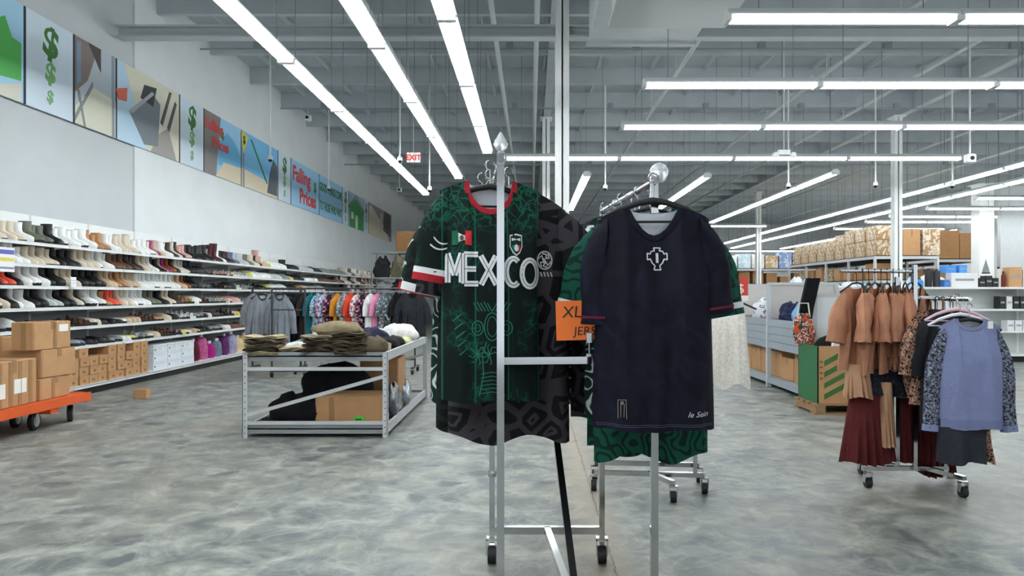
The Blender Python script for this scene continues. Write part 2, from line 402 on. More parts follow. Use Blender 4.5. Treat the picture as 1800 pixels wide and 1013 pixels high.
banner('banner with FALLING PRICES on a grey fence and a blue hill', 355, 421, '9fd0ef', [('poly','fence_print','87807f',[(0,0),(.30,0),(.42,1),(0,1)]), ('poly','hill_print','6db7e2',[(.36,.55),(.6,.8),(.8,.72),(1,.5),(1,.25),(.36,.2)]),
       ('poly','ground_print','dccfb4',[(.28,0),(1,0),(1,.3),(.5,.28)]), ('text','lettering','dd4a45','Falling',.30,.26,.72,0,1.1), ('text','lettering','3e7d3a','$',.22,.48,.66,0,1.1), ('text','lettering','dd4a45','Prices',.30,.42,.46,0,1.1)])
banner('bright blue banner with a yellow pennant and pole', 421, 486, '7cc1ec', [('poly','ground_print','dccfb4',[(0,0),(1,0),(1,.25),(0,.32)]), ('poly','pennant_print','e9d43a',[(-.02,1),(.16,.92),(.05,.58)]), ('text','lettering','1d1d1b','$',.24,.075,.78,0,1.2),
       ('poly','pole_print','8a9098',[(.03,0),(.07,0),(.07,.6),(.03,.6)]), ('poly','rope_print','2f7d4e',[(.22,.92),(.26,.92),(.70,.22),(.66,.22)]), ('poly','rubble_print','5f666e',[(.68,.05),(.98,.05),(.98,.65),(.86,.75),(.76,.45)])])
banner('pale dollar-sign panel between pennant and lettered banners', 486, 509, pale, dollars())
banner('light blue banner lettered FALLING PRICES in red', 509, 559, '9fd0ee', [('text','lettering','d8403f','Falling',.56,.36,.56,0,1.15), ('text','lettering','3e7d3a','$',.4,.84,.50,0,1.2), ('text','lettering','d8403f','Prices',.56,.58,.12,0,1.15)])
banner('light blue banner lettered GOOD THINGS COME TO THOSE WHO WAIT', 559, 600, '9ccbec', [('text','lettering','3f7a4a','GOOD THINGS COME',.36,.5,.62,0,.72), ('text','lettering','3f7a4a','TO THOSE WHO WAIT',.36,.5,.16,0,.68)])
banner('narrow dollar-sign panel left of the green house banner', 600, 611, pale, dollars())
banner('banner with a green house and brown gable', 611, 638, '9fb9c9', [('poly','house_print','3f9a55',[(.05,0),(.95,0),(.95,.55),(.5,.9),(.05,.55)]), ('poly','roof_print','8b6f5c',[(0,.5),(.5,.97),(1,.5),(1,.6),(.5,1),(0,.6)]), ('poly','door_print','cfe3c8',[(.42,0),(.58,0),(.58,.4),(.42,.4)]), ('poly','window_print','cfe3c8',[(.15,.25),(.3,.25),(.3,.45),(.15,.45)])])
banner('narrow dollar-sign panel right of the green house banner', 638, 646, pale, dollars())
banner('farthest banner, grey alley with tall cream shapes', 646, 687, '9a9692', [('poly','ground_print','d6cfb8',[(0,0),(.9,0),(.7,.4),(.1,.95),(.02,.9)]), ('poly','wall_print','5a524f',[(.6,.3),(.95,.15),(.95,.95),(.65,1)]), ('poly','post_print','c9c3b4',[(.45,.2),(.55,.2),(.58,.85),(.48,.85)])])

# ------------------------------------------------------------------ shoe shelving along the left wall
GX, GU = -5.8, 1.22                          # front edge of the shelves, length of a unit
SZ = [.13, .63, .885, 1.14, 1.40, 1.655, 1.91]
gw = plain('shelf_white','e6e8e7',.4,var=.02); gb = plain('kick_black','0b0b0c',.6); gbk = plain('gondola_back','84888a',.6)
up_me = MB().box(-.03,.0,-.02,.02,0,2.3).mesh('upright', plain('upright_grey','c9cccd',.5))
bk_me = MB().box(-.012,0,.02,GU-.02,.13,2.28).mesh('back_panel', gbk)
bkt_me = MB().box(-.014,.004,.02,GU-.02,2.0,2.3).mesh('back_panel', gw)
sh_me = MB().box(0,.5,.006,GU-.006,-.012,0).box(.485,.5,.006,GU-.006,-.034,.004).mesh('shelf', gw)
sb_me = MB().box(0,.56,.006,GU-.006,-.02,0).box(.535,.56,.006,GU-.006,-.04,.003).mesh('shelf', gw)
kk_me = MB().box(.45,.53,.0,GU,0,.095).mesh('kick_plate', gb)
br_me = MB().prism([(0,-.012),(.42,-.012),(.42,-.03),(0,-.09)], lambda x,y,z: Vector((x,z,y)), .008, .014).mesh('bracket', gw)
GY0 = 8.08-2*GU
NG = 21
for i in range(NG):
    o = thing('shoe_shelf_unit', 'white shoe shelf unit along the left wall, %s from the near end' % ordn(i), 'shelf', (GX-.5, GY0+i*GU, 0), 0, 'shoe shelf units')
    link('upright', up_me, o); link('back_panel', bk_me, o); link('top_panel', bkt_me, o); link('kick_plate', kk_me, o)
    for k, z in enumerate(SZ):
        link('shelf', sb_me if k == 0 else sh_me, o, (0, 0, z))
        if k: link('bracket', br_me, o, (0, 0, z))
# ---- shoes (toe towards the aisle = +x)
def shoe_rings(levels, n=12):
    rs = []
    for z, b, f, wd in levels:     # height, heel x, toe x, width
        c = (b+f)/2; a = (f-b)/2; ring = []
        for k in range(n):
            t = 2*math.pi*k/n; ct, st = math.cos(t), math.sin(t)
            xx = c+a*math.copysign(abs(ct)**.8, ct); taper = 1-.22*max(0, ct)**2-.12*max(0,-ct)
            ring.append((xx, wd/2*math.copysign(abs(st)**.75, st)*taper, z))
        rs.append(ring)
    return rs
def sole_mb(kind):
    if kind == 'flat': return MB().loft(shoe_rings([(0,0,.27,.088),(.008,-.003,.275,.094),(.022,-.003,.273,.094)], 10), True, True)
    if kind == 'lug':
        m = MB().loft(shoe_rings([(.012,0,.27,.095),(.04,-.004,.278,.1)], 10), True, True)
        for x in (.02,.07,.15,.19,.23): m.box(x-.014,x+.014,-.044,.044,0,.014)
        return m
    if kind == 'heel':
        m = MB().loft(shoe_rings([(.0,.15,.265,.075),(.012,.13,.27,.082),(.018,.13,.27,.082)], 10), True, True)
        return m.loft(shoe_rings([(0,0,.055,.05),(.055,-.004,.075,.062)], 10), True, True).loft(shoe_rings([(.05,0,.08,.06),(.022,.1,.17,.07)], 10), True, True)
SOLE = {k: sole_mb(k).mesh('sole', plain('sole_black','1b1b1d',.6)) for k in ('flat','lug','heel')}
BOOT = {}
BOOT['ankle'] = MB().loft(shoe_rings([(.02,0,.268,.09),(.045,-.003,.265,.092),(.07,-.002,.235,.088),(.09,0,.185,.084),(.112,.004,.135,.078),(.14,.006,.118,.078),(.19,.0,.122,.086),(.235,-.006,.126,.092),(.232,0,.12,.084),(.15,.012,.11,.07)]), True, True)
BOOT['chunky'] = MB().loft(shoe_rings([(.035,-.002,.275,.098),(.065,-.004,.272,.1),(.09,-.002,.235,.094),(.11,0,.18,.09),(.135,.002,.135,.086),(.17,.002,.125,.088),(.215,-.004,.128,.094),(.25,-.008,.13,.098),(.247,-.002,.124,.09),(.17,.012,.114,.074)]), True, True)
BOOT['heeled'] = MB().loft(shoe_rings([(.05,0,.09,.07),(.06,-.004,.2,.075),(.075,-.004,.19,.078),(.1,.0,.155,.078),(.125,.004,.12,.074),(.165,.004,.108,.074),(.22,-.004,.112,.084),(.26,-.008,.115,.088),(.257,-.002,.11,.08),(.18,.01,.1,.066)]), True, True).loft(shoe_rings([(.018,.12,.268,.08),(.04,.1,.262,.08),(.06,.06,.225,.078),(.08,.04,.19,.07)]), True, True)
BOOT['tall'] = MB().loft(shoe_rings([(.02,0,.268,.09),(.045,-.003,.265,.092),(.07,-.002,.235,.088),(.09,0,.185,.084),(.112,.004,.135,.08),(.16,.006,.122,.08),(.25,-.008,.14,.1),(.36,-.014,.15,.115),(.357,-.006,.142,.106),(.2,.012,.11,.074)]), True, True)
BOOT['shoe'] = MB().loft(shoe_rings([(.02,0,.268,.09),(.04,-.003,.262,.09),(.055,-.002,.225,.086),(.068,0,.17,.08),(.075,.0,.13,.076),(.08,-.002,.10,.074),(.076,.006,.1,.064),(.035,.012,.16,.06)]), True, True)
BOOT['flat'] = MB().loft(shoe_rings([(.02,0,.268,.088),(.034,-.002,.262,.086),(.046,0,.235,.08),(.048,.004,.18,.074),(.055,-.002,.09,.07),(.05,.006,.085,.06),(.026,.012,.19,.06)]), True, True)
def arch(x, wx, h, y=.044):
    pts = [(-y,.018),(-y*.8,.018+h*.7),(0,.018+h),(y*.8,.018+h*.7),(y,.018)]
    return [[(x-wx, a, b) for a, b in pts], [(x+wx, a, b) for a, b in pts], [(x+wx, a*.93, b-.004) for a, b in pts], [(x-wx, a*.93, b-.004) for a, b in pts], [(x-wx, a, b) for a, b in pts]]
BOOT['sandal'] = MB().loft(arch(.2,.018,.035), closed=False).loft(arch(.13,.014,.045), closed=False).loft(arch(.03,.012,.06,.036), closed=False).box(.02,.21,-.012,.012,.019,.024)
BOOT = {k: v.mesh('upper', plain('leather_cream','d9cdb9',.5), True) for k, v in BOOT.items()}
SOLE_OF = {'ankle':'flat','chunky':'lug','heeled':'heel','tall':'flat','shoe':'flat','flat':'flat','sandal':'flat'}
NOUN = {'ankle':'ankle boot','chunky':'chunky-soled boot','heeled':'heeled boot','tall':'tall boot','shoe':'low shoe','flat':'flat slip-on shoe','sandal':'strappy sandal'}
COL = {'white':'eeefed','cream':'ddd3c2','beige':'cdb598','tan':'b8875a','light brown':'a9764c','brown':'6d4a36','dark brown':'3f2c24','black':'161618','olive':'6b7060','grey':'8a8d90','light grey':'c2c5c6','pink':'d9a8a2','magenta':'97186f','coral red':'f0573f','burgundy':'4d141d','rust':'9a4a20','silver':'b4b6b8','navy':'252b40','yellow':'d8cf55','denim':'62708c'}
def shoe_mat(c): return plain('leather_'+c.replace(' ', '_'), COL[c], .45, var=.06, scale=20)
# colour runs read off the photograph, near to far, for each shelf from the top
RUN = {6: [('beige','ankle',2),('cream','ankle',3),('white','chunky',1),('olive','chunky',3),('black','ankle',1),('white','chunky',5),('tan','ankle',3),('white','ankle',2),('cream','heeled',4),('white','ankle',3),('cream','ankle',1),('magenta','ankle',1),('beige','heeled',1),('white','ankle',2),('dark brown','heeled',1),('cream','heeled',1),('black','heeled',1),('pink','ankle',2),('black','heeled',7),('grey','heeled',1),('burgundy','tall',2),('white','ankle',1),('black','ankle',2),('burgundy','ankle',1),('denim','ankle',2),('light grey','ankle',4),('olive','ankle',2),('cream','ankle',2),('black','ankle',1),('pink','tall',1),('beige','ankle',2),('yellow','shoe',1),('white','shoe',9),('black','ankle',2),('black','shoe',5),('light grey','shoe',9),('black','shoe',6),('grey','shoe',20)],
       5: [('beige','ankle',1),('black','ankle',2),('white','ankle',3),('cream','ankle',4),('black','ankle',3),('cream','ankle',3),('white','ankle',3),('brown','ankle',3),('dark brown','ankle',3),('cream','heeled',2),('white','heeled',1),('black','heeled',2),('beige','heeled',1),('magenta','heeled',1),('rust','ankle',1),('black','ankle',1),('cream','heeled',2),('light grey','ankle',1),('black','chunky',2),('black','shoe',3),('denim','sandal',2),('pink','sandal',4),('cream','sandal',4),('light grey','sandal',5),('yellow','shoe',1),('white','shoe',8),('light grey','shoe',6),('grey','shoe',5),('yellow','shoe',1),('black','shoe',8),('white','flat',8),('brown','flat',20)],
       4: [('black','chunky',2),('coral red','ankle',2),('black','ankle',1),('white','chunky',3),('black','chunky',2),('cream','ankle',3),('black','chunky',4),('beige','ankle',2),('tan','heeled',2),('beige','ankle',3),('white','ankle',9),('beige','ankle',2),('rust','ankle',1),('black','chunky',3),('grey','sandal',4),('black','sandal',4),('tan','sandal',1),('black','shoe',3),('white','sandal',2),('grey','sandal',5),('black','sandal',7),('yellow','shoe',1),('white','shoe',8),('black','shoe',6),('tan','shoe',4),('cream','shoe',6),('light grey','shoe',8),('black','flat',20)],
       3: [('white','ankle',1),('cream','chunky',2),('black','ankle',1),('white','ankle',2),('black','chunky',2),('light grey','ankle',2),('black','chunky',2),('cream','ankle',1),('black','chunky',1),('white','chunky',3),('tan','ankle',1),('coral red','ankle',2),('cream','ankle',2),('white','ankle',4),('olive','ankle',2),('black','ankle',2),('cream','ankle',2),('dark brown','ankle',2),('tan','sandal',2),('yellow','sandal',1),('white','shoe',2),('brown','sandal',3),('light grey','sandal',3),('cream','sandal',3),('pink','shoe',4),('grey','sandal',6),('black','shoe',9),('white','flat',7),('brown','flat',9),('grey','flat',20)],
       2: [('grey','flat',3),('white','shoe',2),('black','flat',6),('black','sandal',2),('brown','sandal',2),('cream','flat',2),('black','flat',4),('white','flat',1),('beige','flat',3),('brown','sandal',3),('tan','flat',3),('cream','shoe',1),('black','flat',2),('white','sandal',4),('grey','flat',3),('burgundy','flat',2),('white','flat',1),('dark brown','flat',4),('black','sandal',3),('pink','flat',2),('yellow','flat',1),('brown','flat',8),('black','flat',12),('grey','flat',20)],
       1: [('light grey','flat',2),('white','shoe',3),('olive','flat',3),('burgundy','flat',2),('white','flat',2),('grey','flat',1),('denim','flat',2),('black','flat',4),('grey','flat',2),('white','flat',2),('yellow','flat',1),('silver','sandal',3),('cream','flat',3),('brown','sandal',3),('burgundy','sandal',2),('cream','flat',3),('beige','flat',3),('black','flat',3),('grey','flat',4),('white','flat',3),('brown','flat',8),('black','flat',20)]}
SHN = {6:'top',5:'second highest',4:'third highest',3:'fourth highest',2:'fifth highest',1:'second lowest'}
shoes = []
for k in (6,5,4,3,2,1):
    y = 8.0; idx = 0; runs = RUN[k]; ri = 0; left = runs[0][2]
    while y < GY0+NG*GU-.2:
        c, kind, _ = runs[ri]
        shoes.append((y, k, idx, c, kind)); idx += 1
        step = {'ankle':.125,'chunky':.13,'heeled':.118,'tall':.13,'shoe':.125,'flat':.12,'sandal':.125}[kind]
        y += step*R.uniform(1.0, 1.12)
        left -= 1
        if left == 0: ri = (ri+1) % len(runs); left = runs[ri][2]
shoes.sort(key=lambda s: s[0])
seen = {}
far = MB()
for n, (y, k, idx, c, kind) in enumerate(shoes):
    low = kind in ('shoe','flat','sandal')
    x = GX-.01-.285+R.uniform(-.03, .01); rz = R.uniform(-.09, .09) if not low else R.uniform(-.35, .35); sc = R.uniform(.93, 1.07)
    if n < 300:
        o = thing('shoe' if low else 'boot', '%s %s on the %s shoe shelf, %s from the left' % (c, NOUN[kind], SHN[k], ordn(idx)), 'shoe' if low else 'boot', (x, y, SZ[k]), rz, 'footwear on the %s shelf' % SHN[k])
        o.scale = (sc, sc, sc*(R.uniform(1.3, 1.9) if low else R.uniform(.92, 1.1)))
        link('upper', BOOT[kind], o, m=shoe_mat(c))
        link('sole', SOLE[SOLE_OF[kind]], o, m=plain('sole_black','1b1b1d',.6) if c not in ('white','cream','beige') or R.random() < .35 else shoe_mat(c))
    else:
        seen.setdefault(c, []).append((kind, Matrix.Translation((x, y, SZ[k])) @ Matrix.Rotation(rz, 4, 'Z') @ Matrix.Diagonal((1, 1, R.uniform(1.3, 2.0) if low else 1, 1))))
for k in (6,5,4,3,2,1):
    y = GY0+.1
    while y < 7.9:
        c, kind, _ = R.choice(RUN[k][:14]); low = kind in ('shoe','flat','sandal'); y += R.uniform(.13, .15)
        seen.setdefault(c, []).append((kind, Matrix.Translation((GX-.3, y, SZ[k])) @ Matrix.Rotation(R.uniform(-.1,.1), 4, 'Z') @ Matrix.Diagonal((1, 1, 1.5 if low else 1, 1))))
me = bpy.data.meshes.new('more_shoes'); vs = []; fs = []; mi = []; cols = list(seen)
for ci, c in enumerate(cols):
    me.materials.append(shoe_mat(c))
    for kind, M in seen[c]:
        for src in (BOOT[kind], SOLE['flat']):
            o_ = len(vs); vs += [tuple(M @ v.co) for v in src.vertices]
            for p in src.polygons: fs.append(tuple(i+o_ for i in p.vertices)); mi.append(ci)
me.from_pydata(vs, [], fs); me.polygons.foreach_set('material_index', mi); me.update()
o = link('more_shoes', me); o['kind'] = 'stuff'; tag(o, 'many small assorted shoes filling the rest of the shoe shelves', 'shoes')
# signs clipped to the shelves
def shelf_sign(label, y, z, wd, ht, bars):
    o = thing('shelf_sign', label, 'sign', (GX+.03, y, z)); MB().box(0,.006,0,wd,-ht,0).build('card', ink('e9e8ec'), o)
    for c, a, b in bars: MB().box(.006,.008,.03*wd,.97*wd,-ht*b,-ht*a).build('print_band', ink(c), o)
shelf_sign('white price card with blue and yellow bands on the shoe shelves', 7.96, 1.82, .30, .27, [('5a62a8',.1,.28),('d9c84e',.42,.56),('8a8a92',.8,.88)])
shelf_sign('small white card hanging from the shoe shelf edge', 9.27, 1.52, .11, .13, [('b9b9c0',.3,.36),('b9b9c0',.55,.6)])
shelf_sign('small yellow-white card on the lower shoe shelf', 12.25, .70, .12, .07, [('d8cf3a',.05,.95)])
# ---- boxes on the bottom shelf
def rbox(w, d, h, b=.004): return MB().cbox(-w/2, w/2, -d/2, d/2, 0, h, b)
kraft = plain('kraft_card','b98d62',.75,var=.07,scale=9); kraft_d = plain('kraft_darker','a67a50',.75,var=.07,scale=9)  # second tone is a darker brown card for flap seams and some boxes
tape_m = plain('packing_tape','9c7448',.3,coat=.3); paper = plain('label_paper','eceae4',.6)
sb_body = rbox(.3,.19,.095).mesh('body', kraft); sb_lid = MB().cbox(-.153,.153,-.098,.098,.085,.118,.004).mesh('lid', kraft); sb_lab = MB().box(.1505,.1525,-.03,.03,.03,.065).mesh('end_label', plain('kraft_print','8f6c48',.7))
n = 0
for col in range(9):
    for row in range(3 if col in (2,) else 3+(col % 3 > 0)):
        y = 9.36+col*.215; z = SZ[0]+row*.119
        o = thing('shoe_box', 'brown shoe box, %s column from the left on the bottom shelf, %s up' % (ordn(col), ordn(row)), 'box', (GX-.13+R.uniform(-.015,.015), y, z), R.uniform(-.02,.02), 'brown shoe boxes')
        link('body', sb_body, o); link('lid', sb_lid, o); link('end_label', sb_lab, o)
pat = pattern('grey_print_box', [(0,'dfe4ea'),(.52,'b9c0c6'),(.6,'e8ecef')], 26, 1.5)
wbx = plain('white_box','dde3ea',.6,var=.04)
for col in range(3):
    for row in range(3):
        o = thing('carton', ('white' if row < 2 else 'grey patterned')+' flat carton right of the brown shoe boxes, %s column, %s up' % (ordn(col), ordn(row)), 'box', (GX-.14, 11.55+col*.46, SZ[0]+row*.13), R.uniform(-.02,.02), 'white cartons on the bottom shelf')
        rbox(.32,.44,.128).build('body', wbx if row < 2 else pat, o)
        for yy in (-.18,): MB().box(.158,.163,yy-.012,yy+.012,.045,.07).build('hand_hole', gb, o)
        MB().box(.155,.162,-.2,.2,.1,.104).build('lid_seam', plain('seam_grey','aab0b6',.6), o)
bagc = [('maroon dotted','5a1524'),('pink','b45a8a'),('magenta','a01c74'),('blue-grey','6a7486'),('purple','5c2a5e'),('lavender','8f8aa8'),('cream fluffy','cdb892'),('tan','b49a6c'),('rust brown','8a4a26'),('black','18181a'),('red','a3161e'),('dark red','6d1018')]
for i, (nm, c) in enumerate(bagc):
    y = 13.05+i*.33; o = thing('slipper_bag', nm+' soft slipper pack on the bottom shelf', 'slippers', (GX-.2, y, SZ[0]), R.uniform(-.2,.2), 'soft packs on the bottom shelf')
    hgt = R.uniform(.26,.4); rings = []
    for z, s in ((0,.85),(.05,1),(hgt*.6,.95),(hgt*.9,.8),(hgt,.5)):
        rings.append([(.14*s*math.cos(a)*(1+.12*math.sin(3*a+i)), .15*s*math.sin(a), z) for a in [2*math.pi*k/12 for k in range(12)]])
    MB().loft(rings, True, True).build('pack', cloth('bag_'+c, c, .3, 12), o, True)
    MB().box(.02,.05,-.05,.05,hgt-.01,hgt+.05).build('header_card', plain('card_grey','cfcfcf',.6), o)
# ------------------------------------------------------------------ garments and hangers
def smooth(a, b, t):
    t = max(0, min(1, (t-a)/(b-a))); return t*t*(3-2*t)
class Shirt:
    """hanging garment; local origin = side of the neck on the shoulder line, front faces -y"""
    def __init__(s, sh=.2, wc=.19, wh=.21, L=.75, drop=.05, nh=.08, nd=.09, vneck=False, D=.07, amp=.012, seed=0, hem=.006):
        s.__dict__.update(locals()); r = random.Random(seed); s.ph = [r.uniform(0, 6.28) for _ in range(6)]
    def top(s, u, front):
        x = abs(u)*s.sh
        if x <= s.nh:
            q = x/s.nh
            if front: return -s.nd*((1-q**1.9) if s.vneck else math.sqrt(max(0, 1-q*q)))
            return -.018*math.sqrt(max(0, 1-q*q))
        return -s.drop*((x-s.nh)/(s.sh-s.nh))**1.3
    def width(s, v):
        return s.sh+(s.wc-s.sh)*smooth(0, .28, v)+(s.wh-s.wc)*smooth(.25, 1, v)
    def y(s, u, v, sgn):
        p = s.ph; q = math.sqrt(max(0, 1-u*u))**.8
        f = s.amp*min(1, v*1.6)*(.55*math.sin(u*6+p[0]+v*1.2)+.35*math.sin(u*12+p[1]-v*2)+.3*math.sin(u*3.5+v*5+p[2])+.2*math.sin(u*19+p[3]+v*3))
        return sgn*s.D*q*min(1, .25+v*2.2)+f
    def pt(s, u, v, front):
        zt = s.top(u, front); h = s.hem*math.sin(u*5+s.ph[4])
        return Vector((u*s.width(v), s.y(u, v, -1 if front else 1), zt+(-s.L-zt+h*1)*v))
    def on(s, x, z, off=.004):
        """point of the front surface above (x, z)"""
        v = -z/s.L
        for _ in range(6):
            u = max(-.999, min(.999, x/s.width(v))); zt = s.top(u, True); v = max(0, min(1, (zt-z)/(zt+s.L)))
        return Vector((x, s.y(u, v, -1)-off, z))
    def body(s, nu=28, nv=22):
        us = sorted(set([-1+2*i/nu for i in range(nu+1)]+[-s.nh/s.sh, s.nh/s.sh])); m = MB(); n = len(us)
        for fr in (True, False):
            m.loft([[s.pt(u, (j/nv), fr) for u in us] for j in range(nv+1)], closed=False)
        return m
    def collar(s, wd=.018, th=.006):
        m = MB(); us = [-s.nh/s.sh*math.cos(math.pi*i/14) for i in range(15)]
        for fr in (True, False):
            r = []
            for u in us:
                p = s.pt(u, 0, fr); q = p+Vector((0, -.003 if fr else .003, 0)); nrm = Vector((u*s.sh/s.nh*.5, 0, -1)).normalized() if fr else Vector((0,0,-1))
                if fr and abs(u*s.sh/s.nh) > .5: nrm = Vector((math.copysign(.9, u), 0, -.45)).normalized()
                g = Vector((0, -th if fr else th, 0))
                r.append([q-nrm*.003, q+g, q+nrm*wd+g, q+nrm*wd])
            m.loft(r, True, True)
        return m
    def sl_pt(s, side, t, q, Ls=.24, a0=50, a1=18, r0=.105, r1=.085, th=.034, yoff=0, grow=0, k=9):
        c = Vector((side*(s.sh-.03), yoff, -s.drop-r0*.86)); f = t*k; a = math.radians(a0)
        for i in range(k):
            a = math.radians(a0+(a1-a0)*min(1, i/k*1.8)); w_ = max(0, min(1, f-i))
            c = c+Vector((side*math.sin(a), 0, -math.cos(a)))*(Ls/k*w_)
            if f <= i+1: break
        tilt = math.radians(90)*(1-min(1, t/.4))+a*min(1, t/.4)
        e1 = Vector((side*math.cos(tilt), 0, math.sin(tilt))); rr = r0+(r1-r0)*min(1, t*1.4)+grow
        return c+e1*(rr*math.cos(q))+Vector((0, 1, 0))*((th+grow)*math.sin(q)*(1+.25*math.sin(3*q+t*9+s.ph[5])))
    def sleeve(s, side, frm=0, to=1.0, n=12, **kw):
        """tube from the arm hole; frm..to cut a stretch of it (cuffs and bands)"""
        k = max(2, int(9*(to-frm)+1))
        return MB().loft([[s.sl_pt(side, frm+(to-frm)*i/k, 2*math.pi*j/n, **kw) for j in range(n)] for i in range(k+1)])
    def lining(s):
        us = [-s.nh/s.sh*1.05+2.1*s.nh/s.sh*i/8 for i in range(9)]
        return MB().loft([[s.pt(u, v, False)-Vector((0,.006,0)) for u in us] for v in (.0,.06,.12,.18,.24)], closed=False)
def decal(sh, poly, steps=6, off=.004):
    """flat printed shape laid on the shirt front: polygon cut in narrow strips that follow the cloth"""
    m = MB(); xs = [p[0] for p in poly]; x0, x1 = min(xs), max(xs)
    n = len(poly); cx = sum(xs)/n; cz = sum(p[1] for p in poly)/n
    vs = [sh.on(cx, cz, off)]+[sh.on(x, z, off) for x, z in poly]
    return m.add(vs, [(0, i+1, (i+1) % n+1) for i in range(n)])
def stroke(sh, m, a, b, wd, off=.004, k=3):
    a, b = Vector(a), Vector(b); d = (b-a).normalized(); e = Vector((-d.y, d.x))*wd/2
    pts = [a.lerp(b, i/k) for i in range(k+1)]
    m.loft([[sh.on(p.x+e.x, p.y+e.y, off), sh.on(p.x-e.x, p.y-e.y, off)] for p in pts], closed=False)
def curve(sh, m, pts, wd, off=.004):
    pts = [Vector(p) for p in pts]; r = []
    for i, p in enumerate(pts):
        d = (pts[min(i+1, len(pts)-1)]-pts[max(i-1, 0)]).normalized(); e = Vector((-d.y, d.x))*wd/2
        r.append([sh.on(p.x+e.x, p.y+e.y, off), sh.on(p.x-e.x, p.y-e.y, off)])
    m.loft(r, closed=False)
def arc(cx, cy, rx, ry, a0, a1, n=14): return [(cx+rx*math.cos(math.radians(a0+(a1-a0)*i/n)), cy+ry*math.sin(math.radians(a0+(a1-a0)*i/n))) for i in range(n+1)]
velvet = plain('hanger_black','111113',.6); chrome = plain('chrome','c6c9cb',.12,1.0)
def hook_pts(h=.075, r=.018):
    return [(0,0,-.005),(0,0,h-r*2.0)]+[(r*math.sin(math.radians(a))*-1, 0, h-r+r*-math.cos(math.radians(a))*1) for a in (20,60,100,140,180,220,260,290)]
HOOK_H = .092
hk_me = MB().tube(hook_pts(HOOK_H), .0028, 6).mesh('hook', chrome, True)
arm_me = MB().tube([(-.19,0,-.075),(-.12,0,-.036),(-.05,0,-.012),(0,0,-.004),(.05,0,-.012),(.12,0,-.036),(.19,0,-.075)], [.008,.010,.011,.012,.011,.010,.008], 8).tube([(-.185,0,-.078),(.185,0,-.078)], .004, 6).mesh('shoulder_bar', velvet, True)
arm_thin = MB().tube([(-.17,0,-.07),(-.05,0,-.014),(0,0,-.004),(.05,0,-.014),(.17,0,-.07)], .006, 5).mesh('shoulder_bar', velvet, True)
def hanger(loc, rz, label, group, thin=False, m=None, sc=1):
    o = thing('clothes_hanger', label, 'hanger', loc, rz, group)
    if sc != 1: o.scale = (sc, 1, sc)
    link('hook', hk_me, o); link('shoulder_bar', arm_thin if thin else arm_me, o, m=m); return o

# ---- printed cloths of the jerseys
def jersey_green():
    t = NT('jersey_mexico'); co = t.coord(); t.rough(.75); t.b.inputs['Specular IOR Level'].default_value = .2
    sw = t.n('ShaderNodeTexVoronoi', feature='DISTANCE_TO_EDGE', i_Scale=34.0); wn = t.n('ShaderNodeTexNoise', i_Scale=9.0, i_Detail=3.0); t.l(co, wn.inputs['Vector'])
    ad = t.n('ShaderNodeMix', data_type='VECTOR'); ad.inputs[0].default_value = .12; t.l(co, ad.inputs[4]); t.l(wn.outputs[1], ad.inputs[5]); t.l(ad.outputs[1], sw.inputs['Vector'])
    lines = t.ramp(sw.outputs['Distance'], [(.04, (1,1,1,1)), (.10, (0,0,0,1))])
    area = t.ramp(t.noise(co, 5.5, 2), [(.48, (0,0,0,1)), (.62, (1,1,1,1))])
    sx = t.n('ShaderNodeSeparateXYZ'); t.l(co, sx.inputs[0])
    topz = t.ramp(t.math('ADD', t.math('MULTIPLY', sx.outputs[2], 4), 1.0), [(.2, (0,0,0,1)), (.5, (1,1,1,1))])
    m1 = t.math('MULTIPLY', lines, t.math('MAXIMUM', area, topz))
    fill = t.math('MULTIPLY', area, .35)
    c = t.mix(fill, srgb('0c1918'), srgb('0f3c31')); c = t.mix(t.math('MULTIPLY', m1, .75), c, srgb('14644b'))
    stripe = t.math('LESS_THAN', t.math('ABSOLUTE', t.math('SUBTRACT', t.math('FRACT', t.math('MULTIPLY', sx.outputs[0], 8.5)), .5)), .02)
    c = t.mix(t.math('MULTIPLY', stripe, .6), c, srgb('17755a'))
    t.base(c); t.bump(t.noise(co, 16, 3, .5, .6), .3, .01); return t.m
def jersey_print(name, base, line, scale, width, met='CHEBYCHEV', mix=1.0, rough=.6):
    if name in MATS: return MATS[name]
    t = NT(name); co = t.coord((1,.35,1)); t.rough(.75); t.b.inputs['Specular IOR Level'].default_value = .2
    if met == 'EDGE':
        v = t.n('ShaderNodeTexVoronoi', feature='DISTANCE_TO_EDGE', i_Scale=scale); t.l(co, v.inputs['Vector']); f = v.outputs['Distance']
        t.base(t.ramp(f, [(0, srgb(line)), (width*.45, srgb(line)), (width*.55, srgb(base)), (width*1.3, srgb(base)), (width*1.4, srgb(line)), (width*1.8, srgb(line)), (width*1.9, srgb(base))]))
    elif met == 'MAZE':
        f = t.math('FRACT', t.math('MULTIPLY', t.noise(co, scale, 1, .4), 7.0))
        t.base(t.ramp(f, [(0, srgb(base)), (.5-width, srgb(base)), (.5-width+.06, srgb(line)), (.5+width, srgb(line)), (.5+width+.06, srgb(base))]))
    t.bump(t.noise(t.coord(), 16, 3, .5, .6), .3, .01); MATS[name] = t.m; return t.m
def navy_mat():
    t = NT('jersey_navy'); co = t.coord(); t.rough(.75); t.b.inputs['Specular IOR Level'].default_value = .2
    n = t.noise(co, 9, 5, .65, 1.5)
    t.base(t.ramp(n, [(.35, srgb('0b0b16')), (.52, srgb('101020')), (.68, srgb('18192c'))])); t.bump(t.noise(co, 14, 3, .5, .6), .3, .01)
    return t.m
MXM, NVM = jersey_green(), navy_mat()
BLK = jersey_print('jersey_black_geometric','141316','3d3a40',10,.2,'EDGE')
GRN = jersey_print('jersey_green_swirl','0a2a24','10503f',11,.3,'MAZE')
GRB = jersey_print('jersey_green_white','0c2d27','c5cecc',9,.10,'MAZE')
